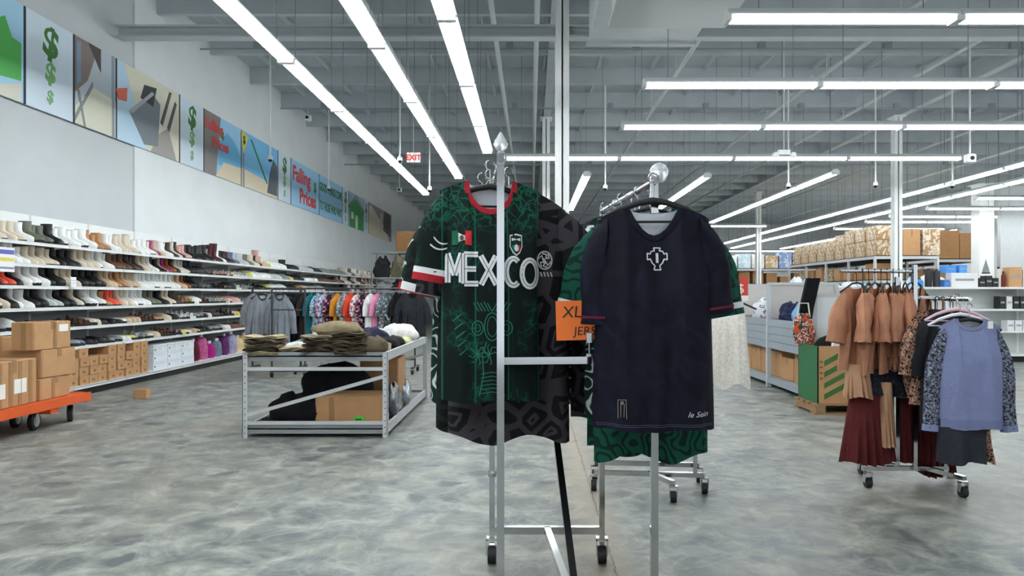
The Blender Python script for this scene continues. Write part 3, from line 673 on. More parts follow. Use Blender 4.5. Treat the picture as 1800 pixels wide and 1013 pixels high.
DRK = jersey_print('jersey_dark_plain','0e0f11','191d1f',12,.2,'EDGE')
lin = cloth('white_lining','dcdfe6',.05); redm = cloth('jersey_red','b02a35',.08); whm = cloth('jersey_white','e8e8ea',.05); teal = cloth('jersey_teal','1c7a62',.1)

# ------------------------------------------------------------------ chrome double-rail rack in front
FL, BL = Vector((-.107,2.63,0)), Vector((-.187,3.58,0)); FR, BR = Vector((.439,2.63,0)), Vector((.344,3.58,0))
rk = thing('garment_rack', 'chrome double-rail rolling rack of soccer jerseys in the foreground', 'clothes rack', ((FL+BR)/2))
rk0 = Vector(rk.location)
def rp(name, mb, m=chrome, parent=None, sm=False): return mb.xf(Matrix.Translation(-rk0)).build(name, m, parent or rk, sm)
ZRL, ZRR = 1.775, 1.70
def at(p, z): return Vector((p.x, p.y, z))
for p, zt in ((FL, 1.80), (BL, 1.80), (FR, 1.72), (BR, 1.72)):
    rp('post', MB().beam(at(p,.12), at(p,zt), .026, .026, (0,1,0)))
    c = rp('caster', MB().cyl(at(p,.09)+Vector((-.012,0,0)), at(p,.09)+Vector((.012,0,0)), .012, 8).box(p.x-.028,p.x-.024,p.y-.02,p.y+.02,.04,.12).box(p.x+.024,p.x+.028,p.y-.02,p.y+.02,.04,.12).box(p.x-.028,p.x+.028,p.y-.02,p.y+.02,.112,.125))
    rp('wheel', MB().cyl(at(p,.042)+Vector((-.02,0,0)), at(p,.042)+Vector((.02,0,0)), .042, 16), plain('rubber_black','161616',.5), c, True)
for a, b, z in ((FL, BL, ZRL), (FR, BR, ZRR)):
    rp('rail', MB().tube([at(a,z)+(a-b).normalized()*.03, at(b,z)], .013, 10), sm=True)
rp('base_bar', MB().beam(at(BL,.16), at(BR,.16), .03, .035)); rp('base_bar', MB().beam(at(FL,.16), at(FR,.16), .03, .035))
rp('base_spine', MB().beam(at((BL+BR)/2,.16), at((FL+FR)/2,.16), .03, .035)); rp('mid_bar', MB().beam(at(BL,.98), at(BR,.98), .025, .025))
rp('brace', MB().beam(at((BL+BR)/2,.98), at((FL+FR)/2,.18), .026, .026, (1,0,0)), plain('brace_dark_reflection','121214',.35))  # dark reflection on the chrome brace put into its colour
ea = P(1041, 635, 2.62)
rp('sign_arm', MB().beam(at(FL,ea.z), (ea.x,2.662,ea.z), .022, .026))
crystal = NT('clear_acrylic'); crystal.base((.95,.97,1,1)); crystal.rough(.08); crystal.b.inputs['Transmission Weight'].default_value = .55; crystal.b.inputs['IOR'].default_value = 1.45; crystal = crystal.m
for p, z, nm in ((FL, 1.80, 'finial'), (FR+Vector((.012,-.03,0)), 1.705, 'finial')):
    rp(nm, MB().lathe([(.012,0),(.014,.004),(.01,.008),(.022,.022),(.026,.034),(.022,.046),(.012,.062),(.003,.078)] if p is FL else [(.012,-.012),(.02,-.002),(.03,.014),(.033,.03),(.027,.046),(.012,.056),(.003,.06)], at(p,z), 16), crystal, sm=True)
for z in (.52, .74): rp('collar', MB().lathe([(.02,0),(.022,.006),(.022,.022),(.02,.028)], at(BL,z-.1), 10), chrome, sm=True)
# orange hand-lettered card on a clip
cl = thing('sign_clip', 'small chrome clip holding the orange sign', 'clip', (ea.x-.006, 2.66, ea.z+.013))
MB().box(-.012,.012,-.01,.01,0,.01).cyl((0,0,.01),(0,0,.06),.006,8).box(-.011,.011,-.012,-.008,.05,.085).box(-.011,.011,.008,.012,.05,.085).build('clip', chrome, cl)
sg = thing('orange_sign', 'orange card hand-lettered XL + 2XL JERSEYS', 'sign', (ea.x-.125, 2.66, ea.z+.07))
sg.rotation_euler = (0, math.radians(-1.5), 0)
MB().box(0,.235,-.002,.002,0,.142).build('card', plain('orange_card','f5792b',.6), sg)
black_ink = plain('marker_black','1a1412',.5)
for tx, sz, x, z in (('XL + 2XL',.058,.022,.082), ('JERSEYS',.044,.062,.018)):
    text_mb(tx, sz, lambda u,v,q: Vector((x+u, -.0025-q, z+v)), .0008, shear=.12).build('lettering', black_ink, sg)
# ---- jerseys
def rail_pt(a, b, z, t): p = a.lerp(b, t); return Vector((p.x, p.y, z))
YAW = -math.atan2(.085, .95)
def jersey(label, sh, m, loc, rz, group, hk=None, sleeves=((-1,{}),(1,{})), cuff=None, coll=None, lining=True, name='jersey', hang=True, hz=0, cat='jersey', slm=None, thin=False):
    o = thing(name, label, cat, loc, rz, group)
    sh.body().build('body', m, o, True)
    if coll: sh.collar().build('collar', coll, o, True)
    for sd, kw in sleeves:
        sl = sh.sleeve(sd, **kw).build('sleeve', slm or m, o, True)
        for (f, t, cm) in (cuff or ()): sh.sleeve(sd, frm=f, to=t, grow=.0025, **kw).build('cuff_band', cm, sl, True)
    if lining:
        sh.lining().build('lining', lin, o, True)
    if hang: hgo = hanger((loc[0], loc[1], loc[2]+hz), rz, 'black hanger under the '+' '.join(label.split()[:12]), 'hangers on the racks', thin)
    if hang and thin and cat in ('blouse','shirt'): [setattr(c.material_slots[0], 'link', 'OBJECT') or setattr(c.material_slots[0], 'material', velvet) for c in hgo.children if c.name.startswith('hook')]
    return o
# green MEXICO jersey
mx = Shirt(sh=.185, wc=.175, wh=.185, L=.80, drop=.035, nh=.082, nd=.105, D=.085, amp=.014, seed=4)
MXS = dict(Ls=.27, a0=24, a1=10, r0=.085, r1=.062)
MXL = Vector((-.150, 2.73, 1.715))
mo = jersey('dark green MEXICO soccer jersey with red collar', mx, MXM, MXL, math.radians(8), 'jerseys on the left rail', sleeves=((-1, MXS),), cuff=((.82,.90,whm),(.90,1.0,redm)), coll=redm, hz=-.012)
swm = MB()
for k, (t0_, q0_) in enumerate(((.40, 4.0), (.50, 4.1))):
    pts = [(t0_+.06*math.sin(math.pi*i/8)*(1-.3*k), q0_+.9*i/8) for i in range(9)]
    swm.loft([[mx.sl_pt(-1, t_, q_, grow=.004, **MXS), mx.sl_pt(-1, t_+.022, q_, grow=.004, **MXS)] for t_, q_ in pts], closed=False)
swm.build('sleeve_swoosh', whm, mo)
# lettering with a dark inline, drawn stroke by stroke
def letter_strokes(ch, x, z, w_, h_):
    L = {'M':[[(0,0),(0,1)],[(0,1),(.5,.25)],[(.5,.25),(1,1)],[(1,1),(1,0)]],'E':[[(0,0),(0,1)],[(0,1),(1,1)],[(0,.5),(.85,.5)],[(0,0),(1,0)]],'X':[[(0,0),(1,1)],[(0,1),(1,0)]],'I':[[(.5,0),(.5,1)]]}
    if ch == 'C': return [arc(x+w_*.55, z+h_*.5, w_*.52, h_*.46, 50, 310, 16)]
    if ch == 'O': return [arc(x+w_*.5, z+h_*.5, w_*.5, h_*.46, 0, 360, 20)]
    return [[(x+a*w_, z+b*h_) for a, b in s_] for s_ in L[ch]]
wm, dm_ = MB(), MB()
zb = -.372; x = -.157
for ch, w_ in zip('MEXICO', (.048,.05,.055,.014,.052,.062)):
    for s_ in letter_strokes(ch, x, zb-.07*(x+.157), w_, .105):
        if len(s_) == 2: stroke(mx, wm, s_[0], s_[1], .02, .005, 4); stroke(mx, dm_, s_[0], s_[1], .0022, .0062, 4)
        else: curve(mx, wm, s_, .02, .005); curve(mx, dm_, s_, .0022, .0062)
    x += w_+.0095
lt = wm.build('lettering', whm, mo); dm_.build('inline', plain('jersey_ink_dark','15302b',.6), lt)
fx, fz = -.142, -.185
fl = decal(mx, [(fx,fz),(fx+.07,fz),(fx+.07,fz-.052),(fx,fz-.052)], off=.004).build('flag_patch', whm, mo)
decal(mx, [(fx,fz),(fx+.022,fz),(fx+.022,fz-.052),(fx,fz-.052)], off=.006).build('green_band', cloth('flag_green','1d6a4c'), fl)
decal(mx, [(fx+.047,fz),(fx+.07,fz),(fx+.07,fz-.052),(fx+.047,fz-.052)], off=.006).build('red_band', cloth('flag_red','cf3338'), fl)
decal(mx, arc(fx+.0345, fz-.026, .007, .010, 0, 330, 9), off=.0065).build('emblem', cloth('flag_brown','5b4a38'), fl)
sx_, sz_ = .088, -.235
def shield(cx, cz, s): return [(cx-s*.62,cz+s),(cx,cz+s*1.12),(cx+s*.62,cz+s),(cx+s*.66,cz-s*.2),(cx+s*.38,cz-s*.85),(cx,cz-s*1.15),(cx-s*.38,cz-s*.85),(cx-s*.66,cz-s*.2)]
cr = decal(mx, shield(sx_, sz_, .036), off=.004).build('crest', whm, mo)
decal(mx, shield(sx_, sz_, .031), off=.0055).build('crest_field', cloth('crest_dark','16352e'), cr)
decal(mx, [(sx_-.017,sz_-.002),(sx_-.004,sz_-.002),(sx_-.004,sz_-.03),(sx_-.012,sz_-.022)], off=.007).build('crest_green', teal, cr)
decal(mx, [(sx_+.004,sz_-.002),(sx_+.017,sz_-.002),(sx_+.012,sz_-.022),(sx_+.004,sz_-.03)], off=.007).build('crest_red', cloth('flag_red','cf3338'), cr)
decal(mx, arc(sx_, sz_-.012, .0085, .013, 0, 330, 9), off=.0078).build('crest_ball', whm, cr)
decal(mx, [(sx_-.016,sz_+.024),(sx_+.016,sz_+.024),(sx_+.016,sz_+.014),(sx_-.016,sz_+.014)], off=.007).build('crest_bar', whm, cr)
art = MB()          # green figure print on the lower front
ac, az = .0, -.53
curve(mx, art, arc(ac, az, .028, .05, 0, 360, 18), .004); curve(mx, art, arc(ac, az, .018, .036, 0, 360, 14), .003)
for s_ in (-1, 1):
    curve(mx, art, arc(ac+s_*.052, az-.005, .02, .026, 0, 360, 12), .004); curve(mx, art, arc(ac+s_*.052, az-.005, .010, .014, 0, 360, 10), .003)
    for k in range(5): stroke(mx, art, (ac+s_*.012*k, az+.055), (ac+s_*(.012*k+.018), az+.085+.004*(k % 2)), .004)
    for k in range(7): curve(mx, art, [(ac+s_*.02-.03, az-.10),(ac+s_*.02-.03+.02*math.cos(k*.8+.3), az-.10+.03*math.sin(k*.8+.3)),(ac+s_*.02-.03+.036*math.cos(k*.8), az-.10+.036*math.sin(k*.8))], .0035)
    curve(mx, art, [(ac+s_*.02,az-.055),(ac+s_*.035,az-.10),(ac+s_*.03,az-.17),(ac+s_*.045,az-.25)], .004)
for k in range(6): curve(mx, art, [(ac-.04,az-.17-.014*k),(ac,az-.163-.014*k),(ac+.04,az-.17-.014*k)], .003)
for k in range(5): stroke(mx, art, (-.14+.006*k, az+.02-.03*k), (-.11+.006*k, az+.045-.03*k), .004, k=2)
art.build('figure_print', plain('print_teal','176e54',.7), mo)
# black geometric jersey right behind it
bk = Shirt(sh=.22, wc=.225, wh=.235, L=.95, drop=.075, nh=.085, nd=.09, D=.075, amp=.018, seed=9, hem=.02)
bo = jersey('black jersey with grey angular print behind the MEXICO jersey', bk, BLK, Vector((-.085, 2.86, 1.70)), math.radians(3), 'jerseys on the left rail', sleeves=((-1, dict(Ls=.26,a0=40,a1=10)), (1, dict(Ls=.27,a0=45,a1=10))), coll=DRK, hz=0)
em = MB(); ex, ez = .135, -.27
curve(bk, em, arc(ex,ez,.028,.034,0,360,18), .005, .006)
for a_ in (20,70,130,200,250,310): curve(bk, em, [(ex+.008*math.cos(a_),ez+.008*math.sin(a_)),(ex+.018*math.cos(math.radians(a_)),ez+.024*math.sin(math.radians(a_))),(ex+.026*math.cos(math.radians(a_+40)),ez+.028*math.sin(math.radians(a_+40)))], .006, .006)
for k in range(5): stroke(bk, em, (ex-.03+.013*k, ez-.045), (ex-.024+.013*k, ez-.062), .005, .006, 2)
em.build('eagle_crest', plain('print_silver','c9cacd',.5), bo)
# further jerseys along the left rail
LJ = [('black long soccer jersey with angular print, third on the left rail', DRK, .93, whm), ('dark green jersey with white swirl sleeves on the left rail', GRB, .84, redm), ('dark charcoal soccer jersey, fifth on the left rail', DRK, .88, None), ('green patterned soccer jersey, sixth on the left rail', GRN, .86, whm), ('black angular-print jersey, seventh on the left rail', BLK, .9, None), ('pale pink shirt near the far end of the left rail', cloth('pale_pink','e3cdd6',.05), .98, None), ('red sequinned shirt at the far end of the left rail', pattern('red_sequin',[(0,'8f1023'),(.45,'c4203a'),(.6,'e05a6a')],60), 1.0, None)]
for i, (lab, m, L_, cf) in enumerate(LJ):
    t = .30+.095*i; p = rail_pt(FL, BL, ZRL-HOOK_H+.018, t); p.x += (-.03, -.06, .0, -.02, .03, -.01, .12)[i]
    s_ = Shirt(sh=.2, wc=.2, wh=.215, L=L_, drop=.06, D=.045, amp=.016, seed=20+i, hem=.015)
    jersey(lab, s_, m, p, YAW+math.radians((4,-3,6,-4,2,5,-2)[i]), 'jerseys on the left rail', sleeves=((-1, dict(Ls=.27,a0=38,a1=14)), (1, dict(Ls=.25,a0=35,a1=6))), cuff=((.88,1.0,cf),) if cf else None, coll=m, thin=True)
# navy jersey in front on the right rail
nv = Shirt(sh=.19, wc=.198, wh=.212, L=.765, drop=.035, nh=.088, nd=.1, vneck=True, D=.08, amp=.02, seed=2, hem=.004)
no = jersey('navy soccer jersey with white cross crest at the front of the right rail', nv, NVM, P(1148, 366, 2.575), math.radians(-2), 'jerseys on the right rail', sleeves=((-1, dict(Ls=.30,a0=14,a1=1,r0=.085,r1=.062)), (1, dict(Ls=.27,a0=22,a1=8,r0=.085,r1=.062))), cuff=((.90,.93,cloth('cuff_wine','6a2434')),(.96,1.0,NVM)), coll=NVM, hz=.03)
cm = MB(); cx_, cz_ = .008, -.175
out = [(-.012,.034),(.012,.034),(.008,.024),(.02,.022),(.024,.012),(.034,.016),(.034,-.008),(.024,-.004),(.018,-.018),(.008,-.028),(.012,-.042),(-.012,-.042),(-.008,-.028),(-.018,-.018),(-.024,-.004),(-.034,-.008),(-.034,.016),(-.024,.012),(-.02,.022),(-.008,.024),(-.012,.034)]
for a_, b_ in zip(out, out[1:]): stroke(nv, cm, (cx_+a_[0],cz_+a_[1]), (cx_+b_[0],cz_+b_[1]), .0042, .005, 2)
stroke(nv, cm, (cx_,cz_+.016), (cx_,cz_-.018), .009, .005, 3)
cm.build('cross_crest', plain('print_silver','c9cacd',.5), no)
st = MB()
for dz in (0, .006): curve(nv, st, [(-.2+.4*i/16, -.742-dz) for i in range(17)], .0012, .003)
st.build('hem_stitching', plain('stitch_grey','5a5c72',.6), no)
tg = MB(); tx0, tz0 = -.128, -.72
for a_, b_ in (((0,0),(0,.062)),((0,.062),(.026,.064)),((.026,.064),(.028,0)),((.009,.005),(.009,.05)),((.019,.005),(.02,.05))): stroke(nv, tg, (tx0+a_[0],tz0+a_[1]), (tx0+b_[0],tz0+b_[1]), .0016, .004, 2)
curve(nv, tg, arc(tx0+.013, tz0+.053, .004, .004, 0, 360, 10), .003, .004)
tg.build('hem_tag', plain('print_bronze','9a938a',.5), no)
text_mb('le Sein', .026, lambda u,v,q: nv.on(.105+u*1.1, -.715+v, .004+q), .0005, shear=.35).build('signature', plain('print_silver','c9cacd',.5), no)
RJ = [('green swirl-print jersey right behind the navy jersey', GRN, .93, whm, .02), ('green jersey with white lettered sleeves on the right rail', GRB, .80, teal, .0), ('green swirl jersey, fourth on the right rail', GRN, .95, redm, .03), ('dark jersey with angular print, fifth on the right rail', BLK, .85, whm, -.02), ('green jersey with red and white cuffs on the right rail', cloth('flag_green2','1b6b50',.1), .8, redm, .06), ('black and white patterned jersey far along the right rail', GRB, .82, None, 0), ('dark blue jersey at the far end of the right rail', cloth('royal_blue','1f2a5e',.15), .82, None, -.03), ('green patterned jersey at the far end of the right rail', GRN, .86, whm, .02)]
for i, (lab, m, L_, cf, dx) in enumerate(RJ):
    t = .14+.105*i; p = rail_pt(FR, BR, ZRR-HOOK_H+.018, t); p.x += dx
    s_ = Shirt(sh=.2, wc=.2, wh=.21, L=L_, drop=.06, D=.045, amp=.016, seed=50+i, hem=.02)
    jersey(lab, s_, m, p, YAW+math.radians((3,-4,2,-3,5,0,-3,2)[i]), 'jerseys on the right rail', sleeves=((-1, dict(Ls=.27,a0=38,a1=13)), (1, dict(Ls=.28,a0=40,a1=(10,14,18,12,22,10,8,8)[i]))), cuff=((.84,.92,cf),(.92,1.0,whm if cf is redm else m)) if cf else None, coll=m, thin=True)

# ------------------------------------------------------------------ second rolling rack behind it
def caster(root, x, y, m=chrome):
    c = MB().box(-.026,-.022,-.018,.018,.035,.1).box(.022,.026,-.018,.018,.035,.1).box(-.026,.026,-.018,.018,.094,.104).mesh('caster', m)
    a = link('caster', c, root, (x, y, 0)); link('wheel', MB().cyl((-.018,0,.036),(.018,0,.036),.036,14).mesh('wheel', plain('rubber_black','161616',.5), True), a)
r2 = thing('garment_rack', 'chrome rolling rack whose casters show behind the front jersey rack', 'clothes rack', (.78, 4.9, 0), math.radians(-6))
for x, y in ((-.36,-.03),(.36,-.03),(.14,-.26),(.36,.26),(-.36,.26)): caster(r2, x, y)
MB().beam((-.36,-.03,.12),(.36,-.03,.12),.03,.03).build('base_bar', chrome, r2); MB().beam((.14,-.26,.12),(.0,.0,.12),.03,.03).build('base_leg', chrome, r2); MB().beam((-.36,.26,.12),(.36,.26,.12),.03,.03).build('base_bar', chrome, r2)
MB().beam((-.3,-.03,.12),(-.3,-.03,1.42),.026,.026,(0,1,0)).build('post', chrome, r2); MB().beam((.3,-.03,.12),(.3,-.03,1.42),.026,.026,(0,1,0)).build('post', chrome, r2)
MB().tube([(-.34,-.03,1.42),(.44,-.03,1.42)], .013, 8).build('rail', chrome, r2, True); MB().tube([(.44,-.03,1.42),(.47,-.08,1.40),(.505,-.16,1.356)], .009, 8).build('end_arm', chrome, r2, True)
for i, (c, nm) in enumerate((('1a1a1d','black'),('4a1420','wine red'),('24303f','dark blue'),('6a2a30','brick red'))):
    s_ = Shirt(sh=.2, wc=.2, wh=.21, L=.66, D=.04, seed=80+i)
    jersey(nm+' shirt on the rack behind the jersey rack', s_, cloth('rear_'+c, c), Vector((.5+.1*i, 4.86-.01*i, 1.42-HOOK_H+.018)), math.radians(78), 'shirts on the rear chrome rack', thin=True)
wk = Shirt(sh=.095, wc=.11, wh=.135, L=.56, drop=.02, nh=.05, nd=.03, D=.05, amp=.012, seed=91, hem=.02)
jersey('cream knitted top hanging right of the navy jersey', wk, pattern('cream_knit',[(0,'d9d3c6'),(.5,'ebe6da'),(.8,'f2eee4')],55,0,'voronoi',interp='LINEAR'), P(1281,552,4.72)+Vector((0,0,.10)), math.radians(-10), 'shirts on the rear chrome rack', sleeves=(), name='knit_top', cat='top', thin=True)
# ------------------------------------------------------------------ cartons
def carton(label, loc, size, rz=0, m=None, group=None, tape='x', labels=(), name='cardboard_box', flaps=True, bands=()):
    w_, d_, h_ = size; o = thing(name, label, 'box', loc, rz, group)
    m = m or kraft
    MB().cbox(-w_/2, w_/2, -d_/2, d_/2, 0, h_, min(.012, h_*.06)).build('body', m, o)
    e = .0015
    if flaps: MB().box(-w_/2+.01, w_/2-.01, -.003, .003, h_-.001, h_+e).build('flap_seam', kraft_d, o)
    if tape == 'x':   # tape along the length of the lid and down both ends
        MB().box(-w_/2-e, w_/2+e, -.03, .03, h_-.0005, h_+2*e).box(w_/2-.0005, w_/2+2*e, -.03, .03, h_*.72, h_).box(-w_/2-2*e, -w_/2+.0005, -.03, .03, h_*.72, h_).build('tape', tape_m, o)
    elif tape == 'y':
        MB().box(-.03, .03, -d_/2-e, d_/2+e, h_-.0005, h_+2*e).box(-.03, .03, -d_/2-2*e, -d_/2+.0005, h_*.72, h_).build('tape', tape_m, o)
    for b in bands:   # extra tape bands on the +x and -y faces
        MB().box(w_/2-.0005, w_/2+2*e, -d_/2+b*d_-.025, -d_/2+b*d_+.025, 0.01, h_-.01).build('tape_band', tape_m, o)
        MB().box(-w_/2+b*w_-.025, -w_/2+b*w_+.025, -d_/2-2*e, -d_/2+.0005, 0.01, h_-.01).build('tape_band', tape_m, o)
    for f, a, z, lw, lh in labels:
        if f == 'x': MB().box(w_/2-.0005, w_/2+3*e, a*d_-lw/2, a*d_+lw/2, z*h_, z*h_+lh).build('shipping_label', paper, o)
        else: MB().box(a*w_-lw/2, a*w_+lw/2, -d_/2-3*e, -d_/2+.0005, z*h_, z*h_+lh).build('shipping_label', paper, o)
    return o
# ------------------------------------------------------------------ orange platform trolley with boxes
orange = plain('trolley_orange','dd5a1e',.5,var=.06)
tr = thing('platform_trolley', 'orange steel platform trolley loaded with brown boxes', 'trolley', (-5.08, 6.6, 0))
MB().box(-.5,.48,-1.1,1.12,.235,.28).build('deck', orange, tr)
MB().box(-.5,.48,1.06,1.13,.19,.285).build('end_rail', orange, tr)
MB().box(.43,.485,-1.1,1.13,.20,.285).build('side_rail', orange, tr)
MB().box(.30,.47,.50,.62,.15,.235).build('axle_bracket', orange, tr)
rub = plain('rubber_black','161616',.5); zinc = plain('zinc','b9bcbe',.35,.8)
def big_caster(x, y, r=.085, yaw=0):
    a = MB().box(-.035,.035,-.05,.05,2*r+.03,2*r+.045).box(-.035,-.03,-.03,.03,r-.02,2*r+.035).box(.03,.035,-.03,.03,r-.02,2*r+.035).mesh('caster_fork', zinc)
    c = link('caster_fork', a, tr, (x, y, 0), yaw)
    wh = link('wheel', MB().tube([(-.024,0,r),(-.018,0,r),(.018,0,r),(.024,0,r)], [r*.9,r,r,r*.9], 20).mesh('wheel', rub, True), c)
    link('hub', MB().cyl((-.028,0,r),(.028,0,r),r*.62,16).mesh('hub', zinc, True), c)
for x, y, r, a in ((.36,.98,.085,.5), (.33,.47,.09,.15), (.05,.62,.085,.2), (-.4,.98,.085,.3), (-.4,-.9,.085,.3), (.36,-.9,.085,.1)): big_caster(x, y, r, a)
ZT = .282
carton('large brown box striped with tape at the front of the trolley', (-4.98,6.68,ZT), (.62,.64,.42), .03, labels=(('x',-.26,.22,.08,.13),('x',.06,.28,.09,.13),('x',.20,.28,.07,.13)), bands=(.2,.42,.62,.85))
carton('low brown box at the bottom of the rear stack on the trolley', (-4.87,7.27,ZT), (.4,.46,.21), .02, bands=(.4,))
carton('brown box with faint print in the middle of the rear stack', (-4.87,7.32,ZT+.213), (.42,.50,.27), -.03)
carton('dented top brown box of the rear stack with a white label', (-4.78,7.23,ZT+.486), (.23,.52,.27), -.05, labels=(('x',.28,.62,.13,.07),), bands=(.55,))
carton('flat brown box lying at the left edge behind the taped box', (-5.32,7.2,ZT), (.3,.6,.6), 0)
carton('small brown shoe box alone on the concrete floor', (-4.87,9.27,0), (.15,.13,.115), .12, tape=None)
# ------------------------------------------------------------------ grey steel display table
steel = plain('rack_grey','c3c6c8',.45,var=.03); dark_hole = plain('hole_dark','3a3c3e',.6); beamg = plain('beam_grey','8e9294',.5)
tb = thing('display_table', 'grey slotted-steel display table covered with folded trousers', 'table', (-1.955, 6.7, 0))
TW, TL, TH = 1.27, 2.5, .775
hole_me = MB().cyl((0,-.001,0),(0,.0005,0),.006,6).mesh('slot_hole', dark_hole)
for sx in (-1, 1):
    for yy in (0, TL):
        x = sx*TW/2; p = MB().box(x-.022,x+.022,yy,yy+.004,0,TH).box(x+sx*.018,x+sx*.022,yy,yy+.045,0,TH).build('post', steel, tb)
        if yy == 0:
            for k in range(13): link('slot_hole', hole_me, p, (x, -.0005, .04+k*.057))
for nm, a, b, wd in (('cross_rail',(-TW/2,.01,.625),(TW/2,.01,.625),.032),('cross_rail',(-TW/2,.01,.135),(TW/2,.01,.135),.032),('diagonal_brace',(-TW/2,.012,.20),(TW/2,.012,.56),.032)):
    MB().beam(a, b, .012, wd).build(nm, steel, tb)
for zz in (.745, .085):
    MB().box(-TW/2,TW/2,.02,.035,zz-.05,zz+.03).build('front_beam', beamg, tb); MB().box(-TW/2,TW/2,TL-.02,TL,zz-.05,zz+.03).build('back_beam', beamg, tb)
    for sx in (-1, 1): MB().box(sx*TW/2-.012,sx*TW/2+.012,.03,TL,zz-.05,zz+.03).build('side_beam', steel, tb)
    MB().box(-TW/2+.01,TW/2-.01,.02,TL-.02,zz-.012,zz+.0).build('deck', plain('deck_board','a8a49c',.7), tb)
for a, b, z0, z1 in ((TL,TL,.2,.56),): MB().beam((-TW/2,TL,z0),(TW/2,TL,z1),.012,.03).build('diagonal_brace', steel, tb)
# rumpled folded clothes
def pile(w_, d_, h_, seed, n=14, k=10, rough=.35):
    r = random.Random(seed); ph = [r.uniform(0,6.3) for _ in range(6)]; rings = []
    for j in range(k+1):
        t = j/k; prof = [0,.85,1,1,.97,.93,.87,.78,.66,.48,.25][j] if k == 10 else 1
        ring = []
        for i in range(n):
            a = 2*math.pi*i/n; ca, sa = math.cos(a), math.sin(a)
            q = (abs(ca)**4+abs(sa)**4)**-.25; wob = 1+rough*.22*math.sin(3*a+ph[0]+t*5)+rough*.15*math.sin(5*a+ph[1]-t*7)
            ring.append((w_/2*ca*q*prof*wob, d_/2*sa*q*prof*wob, h_*(1-(1-t)**1.5)*(1+rough*.22*math.sin(2*a+ph[2])*t+rough*.12*math.sin(5*a+ph[3]+t*4))))
        rings.append(ring)
    rings[0] = [(x*.96, y*.96, 0) for x, y, z in rings[1]]
    return MB().loft(rings, True, True)
def fold_stack(w_, d_, th, seed):
    """one folded garment: rounded fold towards the aisle, open layered ends"""
    r = random.Random(seed); m = MB(); n = 3
    for i in range(n):
        z = th*i/n; dx = r.uniform(-.012,.012); hh = th/n
        prof = [(-d_/2,z+hh*.5),(-d_/2+.012,z+hh*.96),(0,z+hh*(1+.25*r.random())),(d_/2,z+hh*.9),(d_/2,z+hh*.1),(0,z+.001),(-d_/2+.012,z+hh*.06)]
        rr = []
        for k in range(7):
            x = -w_/2+w_*k/6+dx; s_ = .010*math.sin(k*1.3+seed*1.7+i*.6)
            rr.append([(x+.5*s_, y*(1+.03*math.sin(k+seed)), max(z, q+s_)) for y, q in prof])
        m.loft(rr, True, True)
    return m
TX, TY, TZ = -1.955, 6.7, .7455
KH = [('dark olive','5a5244'),('khaki','8b7f67'),('light khaki','b3a585'),('brown-grey','62584a'),('taupe','776b59')]
spots = []
for i in range(5): spots.append((-.50+.0, .13, i, .30, .26, KH[(2,0,1,3,2)[i]], 'in the left front stack'))
for i in range(2): spots.append((-.24, .18, i, .26, .28, KH[(0,2)[i]], 'beside the left front stack'))
for i in range(5): spots.append((.02, .15, i, .30, .30, KH[(3,0,4,0,1)[i]], 'in the middle front stack'))
for i in range(6): spots.append((.30, .15, i, .30, .30, KH[(0,4,3,1,0,3)[i]], 'in the right front stack'))
UPW = ['at the bottom','second','third','fourth','fifth','sixth']
for x, y, i, w_, d_, (cn, c), where in spots:
    th = .034; o = thing('folded_trousers', '%s folded trousers %s, %s up' % (cn, where, ORD[i]), 'trousers', (TX+x+R.uniform(-.015,.015), TY+y+R.uniform(-.01,.02), TZ+i*(th+.001)), R.uniform(-.12,.12), 'folded trousers on the table')
    fold_stack(w_, d_, th, i*7+int(x*100)).build('cloth', cloth('trouser_'+c, c, .15, 14), o, True)
bx = [('crumpled khaki trousers on top of the front stacks','8a7d62',.16,.20,.925,.46,.30,.12,1),('rumpled brown-grey trousers slumped at the right front corner','5f5545',.50,.16,TZ,.24,.26,.16,2),('light khaki trousers draped at the right corner','b0a27f',.50,.45,TZ,.2,.26,.1,3),('black crumpled shirt behind the right corner','161617',.48,.78,TZ,.28,.3,.12,4),
      ('white crumpled shirt behind the middle trousers','dfe0de',.02,.62,TZ,.46,.36,.24,5),('dark navy shirt lying behind the white shirt','2c2d45',.30,1.0,TZ,.36,.3,.2,6),('black and white printed shirt near the table back','2a2a2c',.50,1.2,TZ,.22,.3,.11,7),('pale yellow shirt at the right edge of the table','d4cf9a',.52,1.55,TZ,.18,.26,.08,8),('white shirt heap at the far right of the table','e6e6e4',.42,1.95,TZ,.42,.4,.2,9),
      ('grey shirt heap at the back left of the table','73777c',-.42,1.5,TZ,.36,.5,.08,10),('black shirt heap at the middle back of the table','1d1d20',-.1,1.7,TZ,.36,.5,.12,11),('white and grey cloth heap left behind the trousers','c9c9c6',-.35,.7,TZ,.3,.3,.08,12),('white cloth heap at the far back of the table','dadbd8',.1,2.2,TZ,.4,.3,.14,13),('teal trimmed shirt at the back right corner','5a8a80',.5,2.3,TZ,.2,.2,.09,14)]
for lab, c, x, y, z, w_, d_, h_, sd in bx:
    o = thing('crumpled_garment', lab, 'clothes', (TX+x, TY+y, z), R.uniform(-.4,.4), 'loose clothes on the table'); pile(w_, d_, h_, sd, 18).build('cloth', cloth('heap_'+c, c, .25, 16), o, True)
